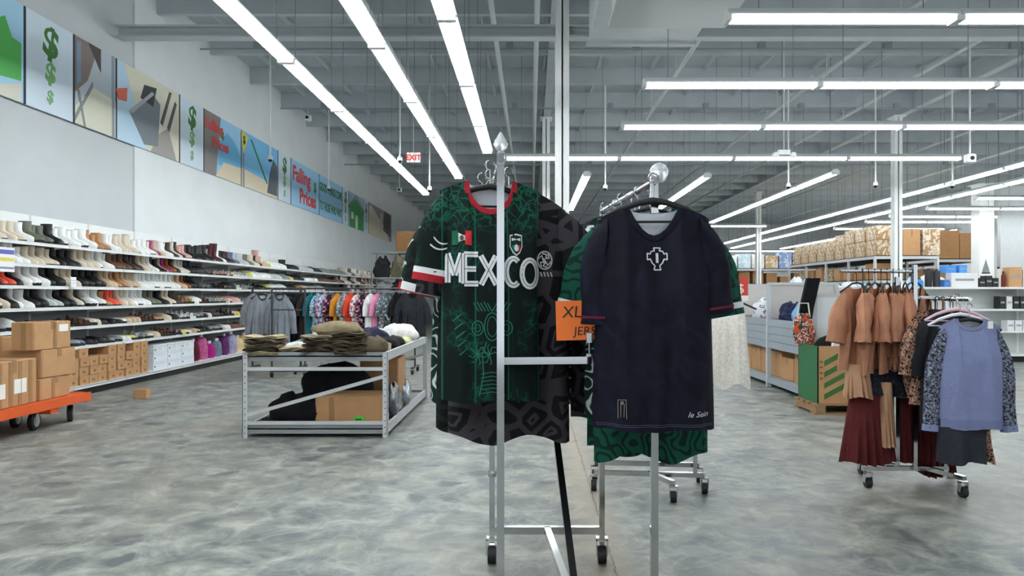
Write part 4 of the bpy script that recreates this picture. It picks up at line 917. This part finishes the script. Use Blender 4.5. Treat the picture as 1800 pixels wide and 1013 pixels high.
# goods on the lower deck
LZ = .086
gbx = carton('wide brown box with a bright green sticker under the table', (TX+.26,TY+.38,LZ), (.62,.42,.27), 0, tape=None, bands=(.25,))
o = MB().box(.05,.15,-.215,-.211,.03,.08).build('green_sticker', plain('sticker_green','54c93a',.5), gbx)
MB().box(.065,.125,-.2165,-.2145,.05,.06).build('sticker_print', black_ink, o)
carton('tall brown box standing at the back under the table', (TX+.38,TY+1.2,LZ), (.40,.45,.55), 0, tape=None)
for lab, c, x, y, z, w_, d_, h_, sd in (('black garment bag slumped on the table lower deck','131315',-.25,.30,LZ,.5,.36,.26,31),('black clothing spread flat at the lower left','1a1a1b',-.4,.25,LZ,.36,.3,.06,34),('dark padded jacket on top of the green-stickered box','1c1e22',.0,.82,LZ+.005,.7,.34,.46,32),('grey-black jacket bundle behind the lower box','2f3236',.0,1.3,LZ,.5,.4,.34,33),('clear plastic bag of dark clothes at the lower right','3d434c',.56,.75,LZ,.16,.5,.30,35),('crumpled clear bag at the lower right back','7f8a94',.56,1.4,LZ,.16,.4,.26,36)):
    o = thing('clothes_bundle', lab, 'clothes', (TX+x, TY+y, z), R.uniform(-.2,.2), 'goods under the table')
    m = cloth('bundle_'+c, c, .3, 10) if 'plastic' not in lab and 'clear' not in lab else plain('plastic_'+c, c, .18, var=.5, scale=14, bump=.8, coat=.6)
    pile(w_, d_, h_, sd, 18, rough=.5).build('cloth', m, o, True)

# ------------------------------------------------------------------ long clothes rack left, behind the table
def rack_row(root_lab, x0, x1, y, z, posts):
    r = thing('garment_rack', root_lab, 'clothes rack', ((x0+x1)/2, y, 0)); L_ = (x1-x0)/2; dk = plain('rack_dark_steel','55585b',.35,.7)
    MB().tube([(-L_,0,z),(L_,0,z)], .014, 8).build('rail', dk, r, True)
    for px in posts:
        MB().beam((px,0,.1),(px,0,z+.02),.028,.028,(0,1,0)).build('post', dk, r); MB().beam((px,-.28,.1),(px,.28,.1),.03,.03).build('foot', dk, r)
        for yy in (-.28,.28): caster(r, px, yy, dk)
    MB().beam((posts[0],0,.22),(posts[-1],0,.22),.025,.025).build('base_bar', dk, r)
    return r
rr = rack_row('dark steel clothes rack behind the folded trousers table', -4.7, -1.85, 12.3, 1.40, (-1.35,-.55,.5,1.35))
ROW = [('grey long sweater','8e9298','plain',1.02),('dark maroon shirt','3b1c24','plain',.7),('white flowered shirt','cfc8cc','fl1',.7),('charcoal shirt','2a2b2e','plain',.8),('black shirt','151517','plain',.9),('black dress','121214','plain',.95),('black coat','18181b','plain',.95),('dark brown shirt','2d2522','plain',.8),('teal shirt','1d6c78','plain',.75),('light blue striped shirt','9fc3d6','fl2',.75),('pink flowered blue shirt','b6c4dc','fl1',.72),('black flowered shirt','1c1a20','fl3',.72),('mustard orange shirt','c9842a','plain',.74),('grey checked shirt','a7a3a0','fl2',.72),('red-orange shirt','d8452a','plain',.74),('white red-dotted shirt','e3d7d3','fl1',.72),('black pink-flowered shirt','241a22','fl3',.72),('white shirt','dcdcdc','plain',.72),('pink shirt','e08fb4','plain',.7),('grey camouflage shirt','70757a','fl2',.72),('dark grey camouflage shirt','4a4e52','fl2',.72),('black print shirt','161618','plain',.8),('black T-shirt with white print','141416','plain',.78),('charcoal sweatshirt','2c2f34','plain',.82)]
def row_mat(nm, c, k):
    if k == 'plain': return cloth('row_'+c, c)
    if k == 'fl1': return pattern('row_'+c+'_f', [(0,c),(.52,'a83a5c'),(.60,'3d5a7a'),(.66,c)], 22, .6)
    if k == 'fl2': return pattern('row_'+c+'_f', [(0,c),(.45,'4a5a68'),(.55,'e0e2e2'),(.62,c)], 18, .8)
    return pattern('row_'+c+'_f', [(0,c),(.55,'c05a86'),(.62,'e8d9dd'),(.66,c)], 24, .6)
row_me = {}
for i, (nm, c, k, L_) in enumerate(ROW):
    t = i/(len(ROW)-1); x = -4.45+t*2.5; ang = math.radians(62 if 0 < i < 22 else 8)
    s_ = Shirt(sh=.2, wc=.2, wh=.23, L=L_, drop=.06, D=.05, amp=.02, seed=100+i)
    jersey('%s on the rack behind the trousers table' % nm, s_, row_mat(nm, c, k), Vector((x, 12.3-(.14 if i in (0,22,23) else 0), 1.40-HOOK_H+.018)), ang, 'clothes on the dark steel rack', sleeves=((-1, dict(Ls=.4 if i in (0,23) else .26,a0=28,a1=8,r0=.09,r1=.06)), (1, dict(Ls=.4 if i in (0,23) else .26,a0=28,a1=8,r0=.09,r1=.06))), name='hanging_garment', cat='shirt', lining=False, thin=True)
o = Shirt(sh=.2, wc=.21, wh=.24, L=.72, drop=.06, D=.07, amp=.02, seed=140)
for k, (px, lab) in enumerate(((462,'grey knit sweater at the left end of the dark rack'),(497,'second grey knit sweater with dark neckline on the dark rack'))):
    jersey(lab, Shirt(sh=.15, wc=.16, wh=.17, L=.78, drop=.07, nh=.06, D=.07, amp=.025, seed=141+k), cloth('sweater_grey','8b9099',.12,10), Vector(((px-CX)/F*11.9, 11.9-.12*k, 1.40-HOOK_H)), math.radians((14,-4)[k]), 'clothes on the dark steel rack', sleeves=((-1, dict(Ls=.5,a0=26,a1=6,r0=.09,r1=.05)), (1, dict(Ls=.5,a0=26,a1=6,r0=.09,r1=.05))), name='sweater', cat='sweater', coll=cloth('dark_neck','34363c'))
fr = thing('garment_rack', 'grey tube rack end frame beside the grey sweaters', 'clothes rack', (-3.80, 11.6, 0)); dk = plain('rack_dark_steel','55585b',.35,.7)
for x in (-.26,.26): MB().beam((x,0,.08),(x,0,1.38),.022,.022,(0,1,0)).build('post', dk, fr); caster(fr, x, 0, dk)
MB().beam((-.26,0,1.38),(.26,0,1.38),.02,.02).build('rail', dk, fr); MB().beam((-.26,0,1.06),(.26,0,1.06),.02,.02).build('mid_bar', dk, fr); MB().beam((-.26,0,.1),(.26,0,.1),.03,.03).build('base_bar', dk, fr)
# wire shelving far left with a box on top
ws = thing('wire_shelf', 'grey wire shelving unit at the far end of the shoe wall', 'shelf', (-3.75, 20, 0)); wz = plain('wire_grey','8f9497',.4,.4)
for x in (-.48,.48):
    for yy in (-.3,.3): MB().cyl((x,yy,0),(x,yy,2.45),.02,6).build('post', plain('post_white','d9dbdb',.5) if x > 0 and yy < 0 else wz, ws)
for z in (.2,.8,1.4,1.75,2.43):
    m = MB().box(-.5,.5,-.32,-.30,z-.03,z+.01).box(-.5,.5,.30,.32,z-.03,z+.01).box(-.5,-.48,-.32,.32,z-.03,z+.01).box(.48,.5,-.32,.32,z-.03,z+.01)
    for k in range(12): m.box(-.48+k*.085,-.475+k*.085,-.3,.3,z-.01,z)
    m.build('wire_deck', wz, ws)
carton('large brown box on top of the wire shelving', (-3.35,20.2,2.445), (.56,.5,.56), 0, plain('kraft_dark','8a6238',.75,var=.06), tape=None)
for i, (lab, c, x, z, w_, h_) in enumerate((('dark wheel and tool bundle on the wire shelf','2a2c2e',-.25,1.76,.4,.5),('khaki bag on the wire shelf','6f6a55',.2,1.76,.4,.55),('grey metal parts heap on the wire shelf','8a8d8e',-.2,1.41,.45,.22),('dark cloth bundle on the wire shelf','33302e',.22,1.41,.4,.28),('black bag on the lower wire shelf','1a1b1d',.0,.81,.7,.45))):
    o = thing('shelf_bundle', lab, 'goods', (-3.75+x, 20, z), 0, 'goods on the wire shelf'); pile(w_, .4, h_, 60+i, 14, rough=.8).build('bundle', cloth('wire_'+c, c, .3, 10), o, True)

# ------------------------------------------------------------------ right side: grey display bin, pallet box
bn = thing('display_bin', 'grey steel display bin with boxes stored underneath', 'bin', (3.36, 8.7, 0)); bl = 3.6; bw = .95
for yy in (0, 1.75, bl):
    for x in (0, bw):
        MB().box(x-.03,x+.03,yy-.03,yy+.03,0,1.46 if yy > 0 or x > 0 else .95).build('post', steel, bn)
slat_me = MB().box(-.012,.012,0,bl,0,.098).mesh('side_slat', plain('bin_blue_grey','9aa3ab',.45,var=.04))
for x in (0, bw):
    for k in range(4): link('side_slat', slat_me, bn, (x, 0, .55+k*.103))
for k in range(4): MB().box(0,bw,-.012,.012,.55+k*.103,.648+k*.103).build('end_slat', plain('bin_blue_grey','9aa3ab',.45), bn)
MB().box(.02,bw-.02,.02,bl-.02,.84,.86).build('tray_floor', beamg, bn); MB().box(-.02,bw,0,bl,.06,.14).build('bottom_beam', plain('bin_blue_grey','9aa3ab',.45), bn)
back_m = plain('bin_panel','c9c4bf',.6,var=.03)
for yy in (1.75, bl): MB().box(.03,bw-.03,yy-.008,yy+.008,.96,1.44).build('divider_panel', back_m, bn); MB().box(0,bw,yy-.02,yy+.02,1.43,1.47).build('top_rail', steel, bn)
MB().box(bw-.008,bw+.008,.05,bl-.05,.96,1.40).build('rear_panel', back_m, bn)
for i in range(7):
    y = 9.1+i*.46; carton('brown box stored under the grey bin, %s from the front' % ORD[i], (3.36+.28, y, .142), (.34,.40,R.choice((.3,.36,.40))), R.uniform(-.08,.08), kraft, 'boxes under the grey bin', tape='x')
BC = [('blue striped','3a4a86'),('dark patterned','22252f'),('light blue','7fb0d8'),('teal','2f7a78'),('navy','1d2342'),('grey','6d7076'),('pink','d0559a'),('sky blue','5fb7dc'),('white','d9dcdf'),('black','18181b')]
for i, (nm, c) in enumerate(BC):
    o = thing('folded_shirt', nm+' crumpled shirt lying in the grey bin', 'clothes', (3.36+.25+.35*(i % 2), 8.98+i*.30, .862), R.uniform(-.5,.5), 'shirts in the grey bin'); pile(.36,.32,.25+.05*(i % 3),200+i,14,rough=.6).build('cloth', pattern('bin_'+c,[(0,c),(.5,c),(.58,'39405a'),(.66,c)],14,.8), o, True)
o = thing('hanging_bag', 'orange and white patterned bag hung on the bin corner', 'bag', (3.13, 8.48, .74)); pile(.24,.1,.32,301,14).build('bag', pattern('bag_orange',[(0,'b8452a'),(.45,'e9e2d6'),(.5,'2f4038'),(.58,'c7502e')],18,.4), o, True); MB().tube([(-.07,0,.3),(-.05,0,.46),(.05,0,.46),(.07,0,.3)],.01,6).build('handle', cloth('bag_strap','d8d4cb'), o, True)
o = thing('hanging_trousers', 'black trousers hung over the bin corner post', 'trousers', (3.20, 8.54, .93)); MB().loft([[(a*.075+lean,b*.03,z) for a,b in ((-1,-1),(0,-1.3),(1,-1),(1,1),(0,1.2),(-1,1))] for z, lean in ((0,-.05),(.2,-.02),(.42,.03),(.56,.06))], True, True).build('cloth', cloth('black_cloth','141416'), o, True)
sgn = thing('price_sign', 'red price sign with a dollar mark beside the grey bin', 'sign', P(1302,507,11.2)); MB().box(-.11,.11,-.004,.004,-.11,.17).build('card', plain('sign_red','c8402f',.5), sgn); text_mb('$', .2, lambda u,v,q: Vector((u,-.005-q,v-.07)), .001,'CENTER').build('lettering', paper, sgn); MB().box(-.115,.115,-.005,.005,-.19,-.11).build('holder', paper, sgn); MB().cyl((0,.01,-sgn.location.z),(0,.01,-.19),.01,6).build('stem', chrome, sgn); MB().lathe([(.14,-sgn.location.z),(.14,.01-sgn.location.z),(.02,.02-sgn.location.z)], n=14).build('base', chrome, sgn)
# white rear board right of the bin, open carton on a pallet
wb = thing('white_board', 'white panel standing between bin and tan tops', 'panel', (3.86, 8.625, 0)); MB().box(-.55,.55,-.01,.01,.3,1.27).build('board', plain('board_white','dfe1e0',.6), wb); MB().box(-.58,.58,-.015,.015,1.27,1.31).build('top_rail', steel, wb)
for x in (-.55,.55): MB().box(x-.025,x+.025,-.015,.015,0,1.33).build('post', steel, wb)
pl = thing('wood_pallet', 'wooden pallet under the open carton', 'pallet', (3.58, 8.28, 0)); wd = plain('pallet_wood','9a7a56',.8,var=.15,scale=14)
for k in range(4): MB().box(-.52,.52,-.31+k*.165,-.20+k*.165,.10,.12).build('slat', wd, pl)
for x in (-.5,-.05,.4): MB().box(x,x+.1,-.31,.3,.02,.10).build('stringer', wd, pl)
for k in range(2): MB().box(-.52,.52,-.31+k*.49,-.19+k*.49,0,.02).build('bottom_board', wd, pl)
pc = thing('open_carton', 'brown carton with green hazard stripes and a green side', 'box', (3.58, 8.28, .122))
MB().box(-.48,.48,-.29,-.28,0,.62).build('front', kraft, pc); MB().box(-.48,-.47,-.29,.29,0,.62).build('side', plain('carton_green','2f6b43',.7), pc); MB().box(.47,.48,-.29,.29,0,.62).build('side', kraft, pc); MB().box(-.48,.48,.28,.29,0,.62).build('back', kraft, pc); MB().box(-.47,.47,-.28,.28,0,.01).build('bottom', kraft, pc)
gs = plain('print_green','3c6b2c',.7)
for k in range(4): MB().prism([(-.41,.04+k*.12),(-.19,.16+k*.12),(-.19,.22+k*.12),(-.41,.10+k*.12)], lambda x,y,z: Vector((x,z,y)), -.292,-.2905).build('stripe', gs, pc)
for k in range(4): MB().box(-.46,-.425,-.292,-.2905,.44-.06*k,.46-.06*k).build('print_line', plain('print_brown','7a5a3a',.7), pc)
for i, (lab, c, x, y, w_, h_) in enumerate((('black clothes heaped in the open carton','151517',-.05,0.1,.8,.74),('white cloth draped over the carton edge','dcdcdc',-.2,-.3,.2,.72))):
    o = thing('clothes_bundle', lab, 'clothes', (3.58+x, 8.28+y*.5, .135), 0); pile(w_,.2 if i else .46,h_,330+i,18,rough=.3).build('cloth', cloth('carton_'+c,c,.2,10), o, True)

# ------------------------------------------------------------------ rolling rack of tan tops, right
g4 = thing('garment_rack', 'chrome rolling rack with tan tops and a blue-grey sweatshirt', 'clothes rack', (2.6, 5.0, 0))
for x, y in ((-.33,-.02),(.17,-.26),(.38,.25),(-.2,.36)): caster(g4, x, y)
MB().beam((-.36,.0,.125),(.22,.0,.125),.03,.03).build('base_bar', chrome, g4); MB().beam((.17,-.28,.125),(.08,.02,.125),.03,.03).build('base_leg', chrome, g4); MB().beam((.1,.2,.125),(.4,.25,.125),.03,.03).build('base_leg', chrome, g4); MB().beam((-.2,.36,.125),(-.1,.02,.125),.03,.03).build('base_leg', chrome, g4)
for x, y, zt in ((-.10,.05,1.42),(-.02,-.03,1.50),(.2,.0,1.28)): MB().beam((x,y,.12),(x,y,zt),.026,.026,(0,1,0)).build('post', chrome, g4)
MB().tube([(-.5,.02,1.46),(.06,.12,1.46)], .013, 8).build('rail', chrome, g4, True); MB().tube([(.17,-.34,1.27),(.28,.45,1.27)], .013, 8).build('rail', chrome, g4, True); MB().beam((-.02,-.03,1.28),(.2,0,1.28),.02,.02).build('arm', chrome, g4)
GO = Vector((2.6,5.0,0)); tan = cloth('tan_top','b98468',.14,8); pl_m = pattern('dark_plaid',[(0,'16171f'),(.47,'2a2c38'),(.52,'16171f')],20,0,vec=(1,1,1)); mar = cloth('maroon_skirt','5a2424',.18,5)
for i in range(11):
    t = i/10; p = GO+Vector((-.38+.46*t, .04+.09*t, 1.46-HOOK_H-.012)); s_ = Shirt(sh=.17, wc=.15, wh=.19, L=R.uniform(.46,.6), drop=.05, nh=.07, D=.025, amp=.022, seed=400+i, nd=.16, vneck=True)
    kw = dict(Ls=.27,a0=24,a1=10,r0=.08,r1=.095,th=.04)
    o = jersey('tan blouse with flared sleeves on the right rack, %s from the left' % ORD[i], s_, tan, p, math.radians(60+R.uniform(-16,16) if i else 30), 'tan blouses on the right rack', sleeves=((-1,kw),(1,kw)), name='blouse', cat='blouse', thin=True, lining=False, hz=.03)
    if i in (3,7,10): MB().box(-.03,.03,-.062,-.058,-.42,-.32).build('price_tag', paper, o)
def skirt(label, m, loc, w0, w1, L_, seed, rz=0, name='skirt', pleats=9):
    r = random.Random(seed); o = thing(name, label, name.replace('_',' '), loc, rz, 'skirts and trousers on the right rack'); rings = []; n = 40
    for j in range(9):
        t = j/8; w_ = w0+(w1-w0)*t
        rings.append([((w_/2)*math.cos(a)*(1+.06*t*math.cos(pleats*2*a+seed)), (.05+.05*t)*math.sin(a)*(1+.35*t*math.cos(pleats*2*a+seed)), -L_*t+.01*math.sin(3*a+seed)*t) for a in [2*math.pi*k/n for k in range(n)]])
    MB().loft(rings, True, False).build('cloth', m, o, True); MB().loft([[(x*1.01,y*1.05,z) for x,y,z in rings[0]],[(x*1.01,y*1.05,z-.035) for x,y,z in rings[0]]]).build('waistband', m, o, True)
    return o
for lab, m, px, py, d, w0, w1, L_, sd in (('dark plaid skirt under the tan blouses, left','p',1548,650,5.02,.26,.34,.17,1),('dark plaid shorts under the tan blouses, right','p',1590,645,5.1,.24,.30,.20,2),('maroon pleated skirt at the left of the right rack','m',1525,692,5.0,.24,.36,.46,3),('second maroon pleated skirt behind the posts','m',1590,690,5.12,.2,.24,.46,4),('maroon skirt below the leopard blouse','m',1645,690,5.1,.16,.24,.56,5),('tan trousers leg hanging beside the maroon skirt','t',1557,672,4.95,.07,.09,.42,6),('tan shorts under the left blouses','t',1508,640,4.97,.14,.18,.22,7)):
    skirt(lab, {'p':pl_m,'m':mar,'t':cloth('tan_trouser','b08a6c',.1)}[m], P(px,py,d), w0, w1, L_, sd)
leo = pattern('leopard_brown',[(0,'241a17'),(.44,'b98a72'),(.53,'2a1d19'),(.6,'c9a58c')],60,.3); leo2 = pattern('speckle_blue',[(0,'24262f'),(.47,'7d8296'),(.54,'1d1e26'),(.6,'9aa0b2')],70,.3)
for i in range(9):
    t = i/8; p = GO+Vector((.19+.08*t, -.20+.62*t, 1.27-HOOK_H+.018)); m = (cloth('r_dark','2a2c31'),leo,cloth('r_black','151517'),leo,pl_m,cloth('r_navy','22263a'),leo,pl_m,cloth('r_lb','9fb4c8'))[i]
    s_ = Shirt(sh=.2, wc=.2, wh=.21, L=(.78,.62,.7,.6,.62,.7,.6,.66,.6)[i], drop=.06, D=.045, amp=.015, seed=430+i); kw = dict(Ls=.5 if i > 3 else .3,a0=26,a1=8,r0=.085,r1=.055)
    jersey('%s shirt behind the blue-grey sweatshirt, %s in line' % (('dark grey','brown leopard','black','small leopard','dark plaid','navy','leopard print','blue plaid','light blue')[i], ORD[i]), s_, m, p+Vector(((-.05,-.12,0,-.1,.03,0,-.08,.06,.05)[i],0,0)), math.radians((-4,14,2,10,-10,0,6,-14,-8)[i]), 'shirts on the right rack front rail', sleeves=((-1,kw),(1,kw)), name='shirt', cat='shirt', lining=False, thin=True)
skirt('dark slate trousers showing below the sweatshirt', cloth('slate','2b2f36'), P(1690,735,4.6), .30, .30, .27, 12, name='trousers', pleats=3); skirt('leopard trousers edge below the sweatshirt', leo, P(1722,740,4.66), .12, .12, .25, 13, name='trousers', pleats=3)
sw_ = Shirt(sh=.185, wc=.19, wh=.20, L=.68, drop=.055, nh=.08, nd=.06, D=.08, amp=.014, seed=450); kw = dict(Ls=.58,a0=16,a1=4,r0=.085,r1=.05); swm_ = cloth('sweat_blue','7e86ab',.08,5)
so = jersey('blue-grey sweatshirt with speckled sleeves at the front of the right rack', sw_, swm_, P(1704,560,4.60), math.radians(-4), 'shirts on the right rack front rail', sleeves=((-1,kw),(1,kw)), cuff=((.93,1.0,swm_),), coll=swm_, name='sweatshirt', cat='sweatshirt', slm=leo2, hz=0)
sw_.lining().build('neck_tape', whm, so, True); MB().box(.075,.105,-.07,-.066,-.06,-.015).build('price_tag', paper, so)
bandm = MB(); curve(sw_, bandm, [(-.19+.38*i/14,-.645) for i in range(15)], .05, .003); bandm.build('hem_band', cloth('sweat_hem','757da2',.05), so, True)
for lab, c, dz, dy in (('pink padded hanger above the sweatshirt','e3b9c6',.06,.08),('white hanger above the sweatshirt','e9e7ec',.03,.04)): 
    q = P(1700,560,4.60)+Vector((-.02,dy,dz)); hanger(q, math.radians(-8), lab, 'loose hangers on the right rack', m=plain('hanger_'+c,c,.5))

# ------------------------------------------------------------------ white wall-shelves with goods at right
gd = thing('goods_shelf', 'white low shelving with boxed goods behind the sweatshirt', 'shelf', (9.6, 14.2, 0)); GW = 2.6
MB().box(-GW,GW,.42,.45,0,1.44).build('back_panel', plain('back_light','cfd1d0',.6), gd)
for z in (.15,.6,1.02,1.44): MB().box(-GW,GW,0,.45,z-.02,z).box(-GW,GW,-.015,.0,z-.035,z+.005).build('shelf', gw, gd)
for x in (-GW,0,GW): MB().box(x-.02,x+.02,.38,.44,0,1.44).build('upright', gw, gd)
MB().box(-GW,GW,.02,.42,0,.13).build('kick_plate', gb, gd)
def goods(label, px0, px1, py0, py1, c, kind='box', d=14.35, z=None):
    a = P(px0, py1, d); b = P(px1, py0, d); w_ = b.x-a.x; h_ = b.z-a.z; z = z or 1.4405
    o = thing('boxed_goods' if kind == 'box' else 'bottle' if kind == 'bottle' else 'canister', label, 'goods' if kind == 'box' else kind, ((a.x+b.x)/2, d, z), 0, 'goods on the white shelving'); m = plain('goods_'+c, c, .5)
    if kind == 'box':
        MB().cbox(-w_/2,w_/2,-.1,.1,0,h_,.006).build('body', m, o); MB().box(-w_/2*.7,w_/2*.7,-.1015,-.0995,h_*.45,h_*.6).build('print', plain('goods_print','9a9da0',.6), o); MB().box(-w_/2+.004,w_/2-.004,-.1,.1,h_,h_+.002).build('lid', m, o)
    else:
        r = w_/2; MB().lathe([(r*.9,0),(r,.02),(r,h_*.7),(r*(.5 if kind == 'bottle' else 1),h_*.85),(r*(.4 if kind == 'bottle' else .96),h_*.9)], n=14).build('body', m, o, True); MB().lathe([(r*.5,h_*.9),(r*.5,h_)], n=12).build('cap', plain('cap_dark','2a2a2c',.5), o)
for a in (('bright blue bottle on the goods shelf',1607,1622,490,506,'3f8fd8','bottle'),('first dark canister on the goods shelf',1626,1638,473,506,'2a2d31','canister'),('second dark canister on the goods shelf',1640,1652,474,506,'2f3236','canister'),('small blue box by the canisters',1655,1664,493,506,'3f80d0'),('long white box with faint lettering on the goods shelf',1667,1714,481,506,'e6e7e8'),('first small black box on the goods shelf',1716,1727,490,506,'232325'),('second small black box on the goods shelf',1728,1739,486,506,'2a2a2c'),('third small black box on the goods shelf',1740,1750,490,506,'232325'),('white and beige tub on the goods shelf',1751,1759,470,506,'ded6ca','canister'),('dark red bottle on the goods shelf',1760,1767,478,506,'6d231c','bottle'),('tan square box on the goods shelf',1768,1791,471,506,'c99a6b'),('white box at the right edge of the goods shelf',1793,1812,476,506,'e3e4e8')): goods(*a)
for a in (('bright blue carton stacked on the white box',1656,1676,468,481,'3f8fe0','box',14.5,1.72),('second blue carton stacked on the white box',1681,1695,467,481,'4a95e2','box',14.5,1.72)): goods(*a)
for i, c in enumerate(('222325','d9d9d9','1d1d20','2c2c30','dedede','e4e4e4')): goods('%s boxed item on the middle goods shelf' % ('first dark','first white','second dark','third dark','second white','third white')[i], 1752+i*12, 1762+i*12, 519, 541, c, 'box', 14.35, 1.0205)
for i in range(4): goods('%s white carton on the lower goods shelf' % ORD[i], 1765+i*14, 1777+i*14, 566, 584, 'dfe0e2', 'box', 14.35, .6005)
o = thing('plush_cone', 'grey pointed cone ornament on the goods shelf', 'ornament', P(1733,506,14.5).xy.to_3d()+Vector((0,0,1.71))); MB().lathe([(.07,0),(.05,.1),(.02,.2),(.002,.28)], n=12).build('cone', cloth('cone_grey','8d8f86'), o, True); MB().lathe([(.072,0),(.075,.01),(.072,.02)], n=12).build('base_ring', gb, o)

# ------------------------------------------------------------------ stock racks and boxes far right
def stock_rack(label, x0, x1, y0, y1, z):
    o = thing('stock_rack', label, 'shelf', (x0, y0, 0)); W_, L_ = x1-x0, y1-y0; n = max(1, round(L_/2.4)); nx = max(1, round(W_/2.4))
    for k in range(n+1): 
        for x in (0, W_): MB().box(x-.04,x+.04,L_*k/n-.04,L_*k/n+.04,0,z).build('post', steel, o)
    for zz in (z, z-.85, .5):
        for x in (0, W_): MB().box(x-.03,x+.03,0,L_,zz-.10,zz).build('side_beam', steel, o)
        for y in (0, L_): MB().box(0,W_,y-.03,y+.03,zz-.10,zz).build('cross_beam', steel, o)
        MB().box(.02,W_-.02,.02,L_-.02,zz,zz+.03).build('deck', gb, o)
    return z+.031
wrap = pattern('wrapped_box',[(0,'8a6a48'),(.45,'a5835c'),(.55,'e0dccf'),(.60,'b8966c'),(.75,'efece4')],3.5,2.2,interp='LINEAR',rough=.35); wrap2 = pattern('wrapped_pale',[(0,'c9ab74'),(.5,'dcc490'),(.62,'f2ead2'),(.7,'cfb37d')],3.0,2.0,interp='LINEAR',rough=.3)
z = stock_rack('long stock rack of wrapped boxes receding behind the tan tops', 12.1, 14.3, 26, 34.6, 2.65)
cnt = 0
for k in range(9):
    y = 26.5+k*.92; hh = .95 if k < 4 else .8
    carton('plastic-wrapped box on the long stock rack, %s from the near end' % ORD[k], (12.6,y,z), (.8,.86,hh if k > 2 else .55), 0, wrap, 'wrapped boxes on the long stock rack', tape='y')
    if k <= 2: carton('upper wrapped box at the near end of the long stock rack, %s' % ORD[k], (12.6,y,z+.56), (.8,.84,.5), 0, wrap, 'wrapped boxes on the long stock rack', tape=None)
for k in range(2): carton('box on the front corner of the long stock rack, %s from left' % ORD[k], (13.45+k*.7,26.45,z), (.6,.7,.95), 0, wrap if k else kraft, 'wrapped boxes on the long stock rack', tape='y')
for k in range(8):
    carton('mixed brown box on the lower deck of the long rack, %s from near' % ORD[k], (12.55,26.6+k*.95,1.835), (.7,.7,R.uniform(.35,.6)), R.uniform(-.1,.1), R.choice((kraft,wrap,kraft_d)), 'boxes on the lower decks', tape='y')
z = stock_rack('second stock rack of pale wrapped boxes beside the wide column', 15.0, 16.7, 27.4, 33.5, 2.6)
for k in range(6): carton('pale wrapped box on the second stock rack, %s from the near end' % ORD[k], (15.45,27.85+k*.98,z), (.85,.92,1.05), 0, wrap2 if k else kraft_d, 'pale boxes on the second stock rack', tape='y')
for k in range(2): carton('brown box on the near corner of the second stock rack, %s' % ORD[k], (16.2,27.8+k*.9,z), (.6,.8,.95), 0, kraft_d, 'pale boxes on the second stock rack')
for k in range(5): carton('dark brown box on the lower deck of the second rack, %s' % ORD[k], (15.5,27.9+k*1.1,1.785), (.7,.9,.5), 0, kraft_d, 'boxes on the lower decks')
z = stock_rack('far stock rack along the back, behind the slim column', 11.0, 16.6, 42.0, 43.3, 2.75)
FB = [('white wrapped','e3e2dc'),('pale blue','b9d3da'),('white wrapped','dddad0'),('tan','c9a878'),('blue and white','8fa9d6'),('brown','8a6a48'),('brown','7a5a3c')]
for k, (nm, c) in enumerate(FB): carton('%s bundle on the far stock rack, %s from left' % (nm, ORD[k]), (11.4+k*.78,42.5,z), (.7,.7,R.uniform(.7,.95)), 0, pattern('far_'+c,[(0,c),(.5,c),(.6,'f0f0ee'),(.7,c)],4,1,interp='LINEAR'), 'bundles on the far stock rack', tape=None)
for k in range(7): carton('brown box on the lower deck of the far stock rack, %s from left' % ORD[k], (11.4+k*.78,42.5,1.94), (.6,.7,R.uniform(.35,.7)), 0, kraft_d, 'boxes on the lower decks', tape=None)
# white bedding packs on a low rack behind the bin
z = .9; lr = thing('bedding_table', 'low white shelf of bedding packs behind the grey bin', 'shelf', (8.5, 17.6, 0))
MB().box(-2.6,2.6,0,1,1.20,1.24).build('top', gw, lr); MB().box(-2.6,2.6,.02,.05,.1,1.2).build('front_panel', plain('back_light','cfd1d0',.6), lr)
for x in (-2.5,0,2.5): MB().box(x-.04,x+.04,.02,.98,0,1.2).build('leg', steel, lr)
for k in range(16):
    c = ('e8e9e7','dfe3e6','b9d4ea','e6e0d2')[k % 4]; o = thing('bedding_pack', '%s folded bedding pack behind the grey bin, %s from left' % (('white','pale grey','light blue','cream')[k % 4], ordn(k)), 'bedding', (6.15+k*.315, 18.0, 1.2405), R.uniform(-.2,.2), 'bedding packs'); pile(.29,.5,R.uniform(.22,.5),500+k,14,rough=.4).build('pack', cloth('bed_'+c,c,.05), o, True)
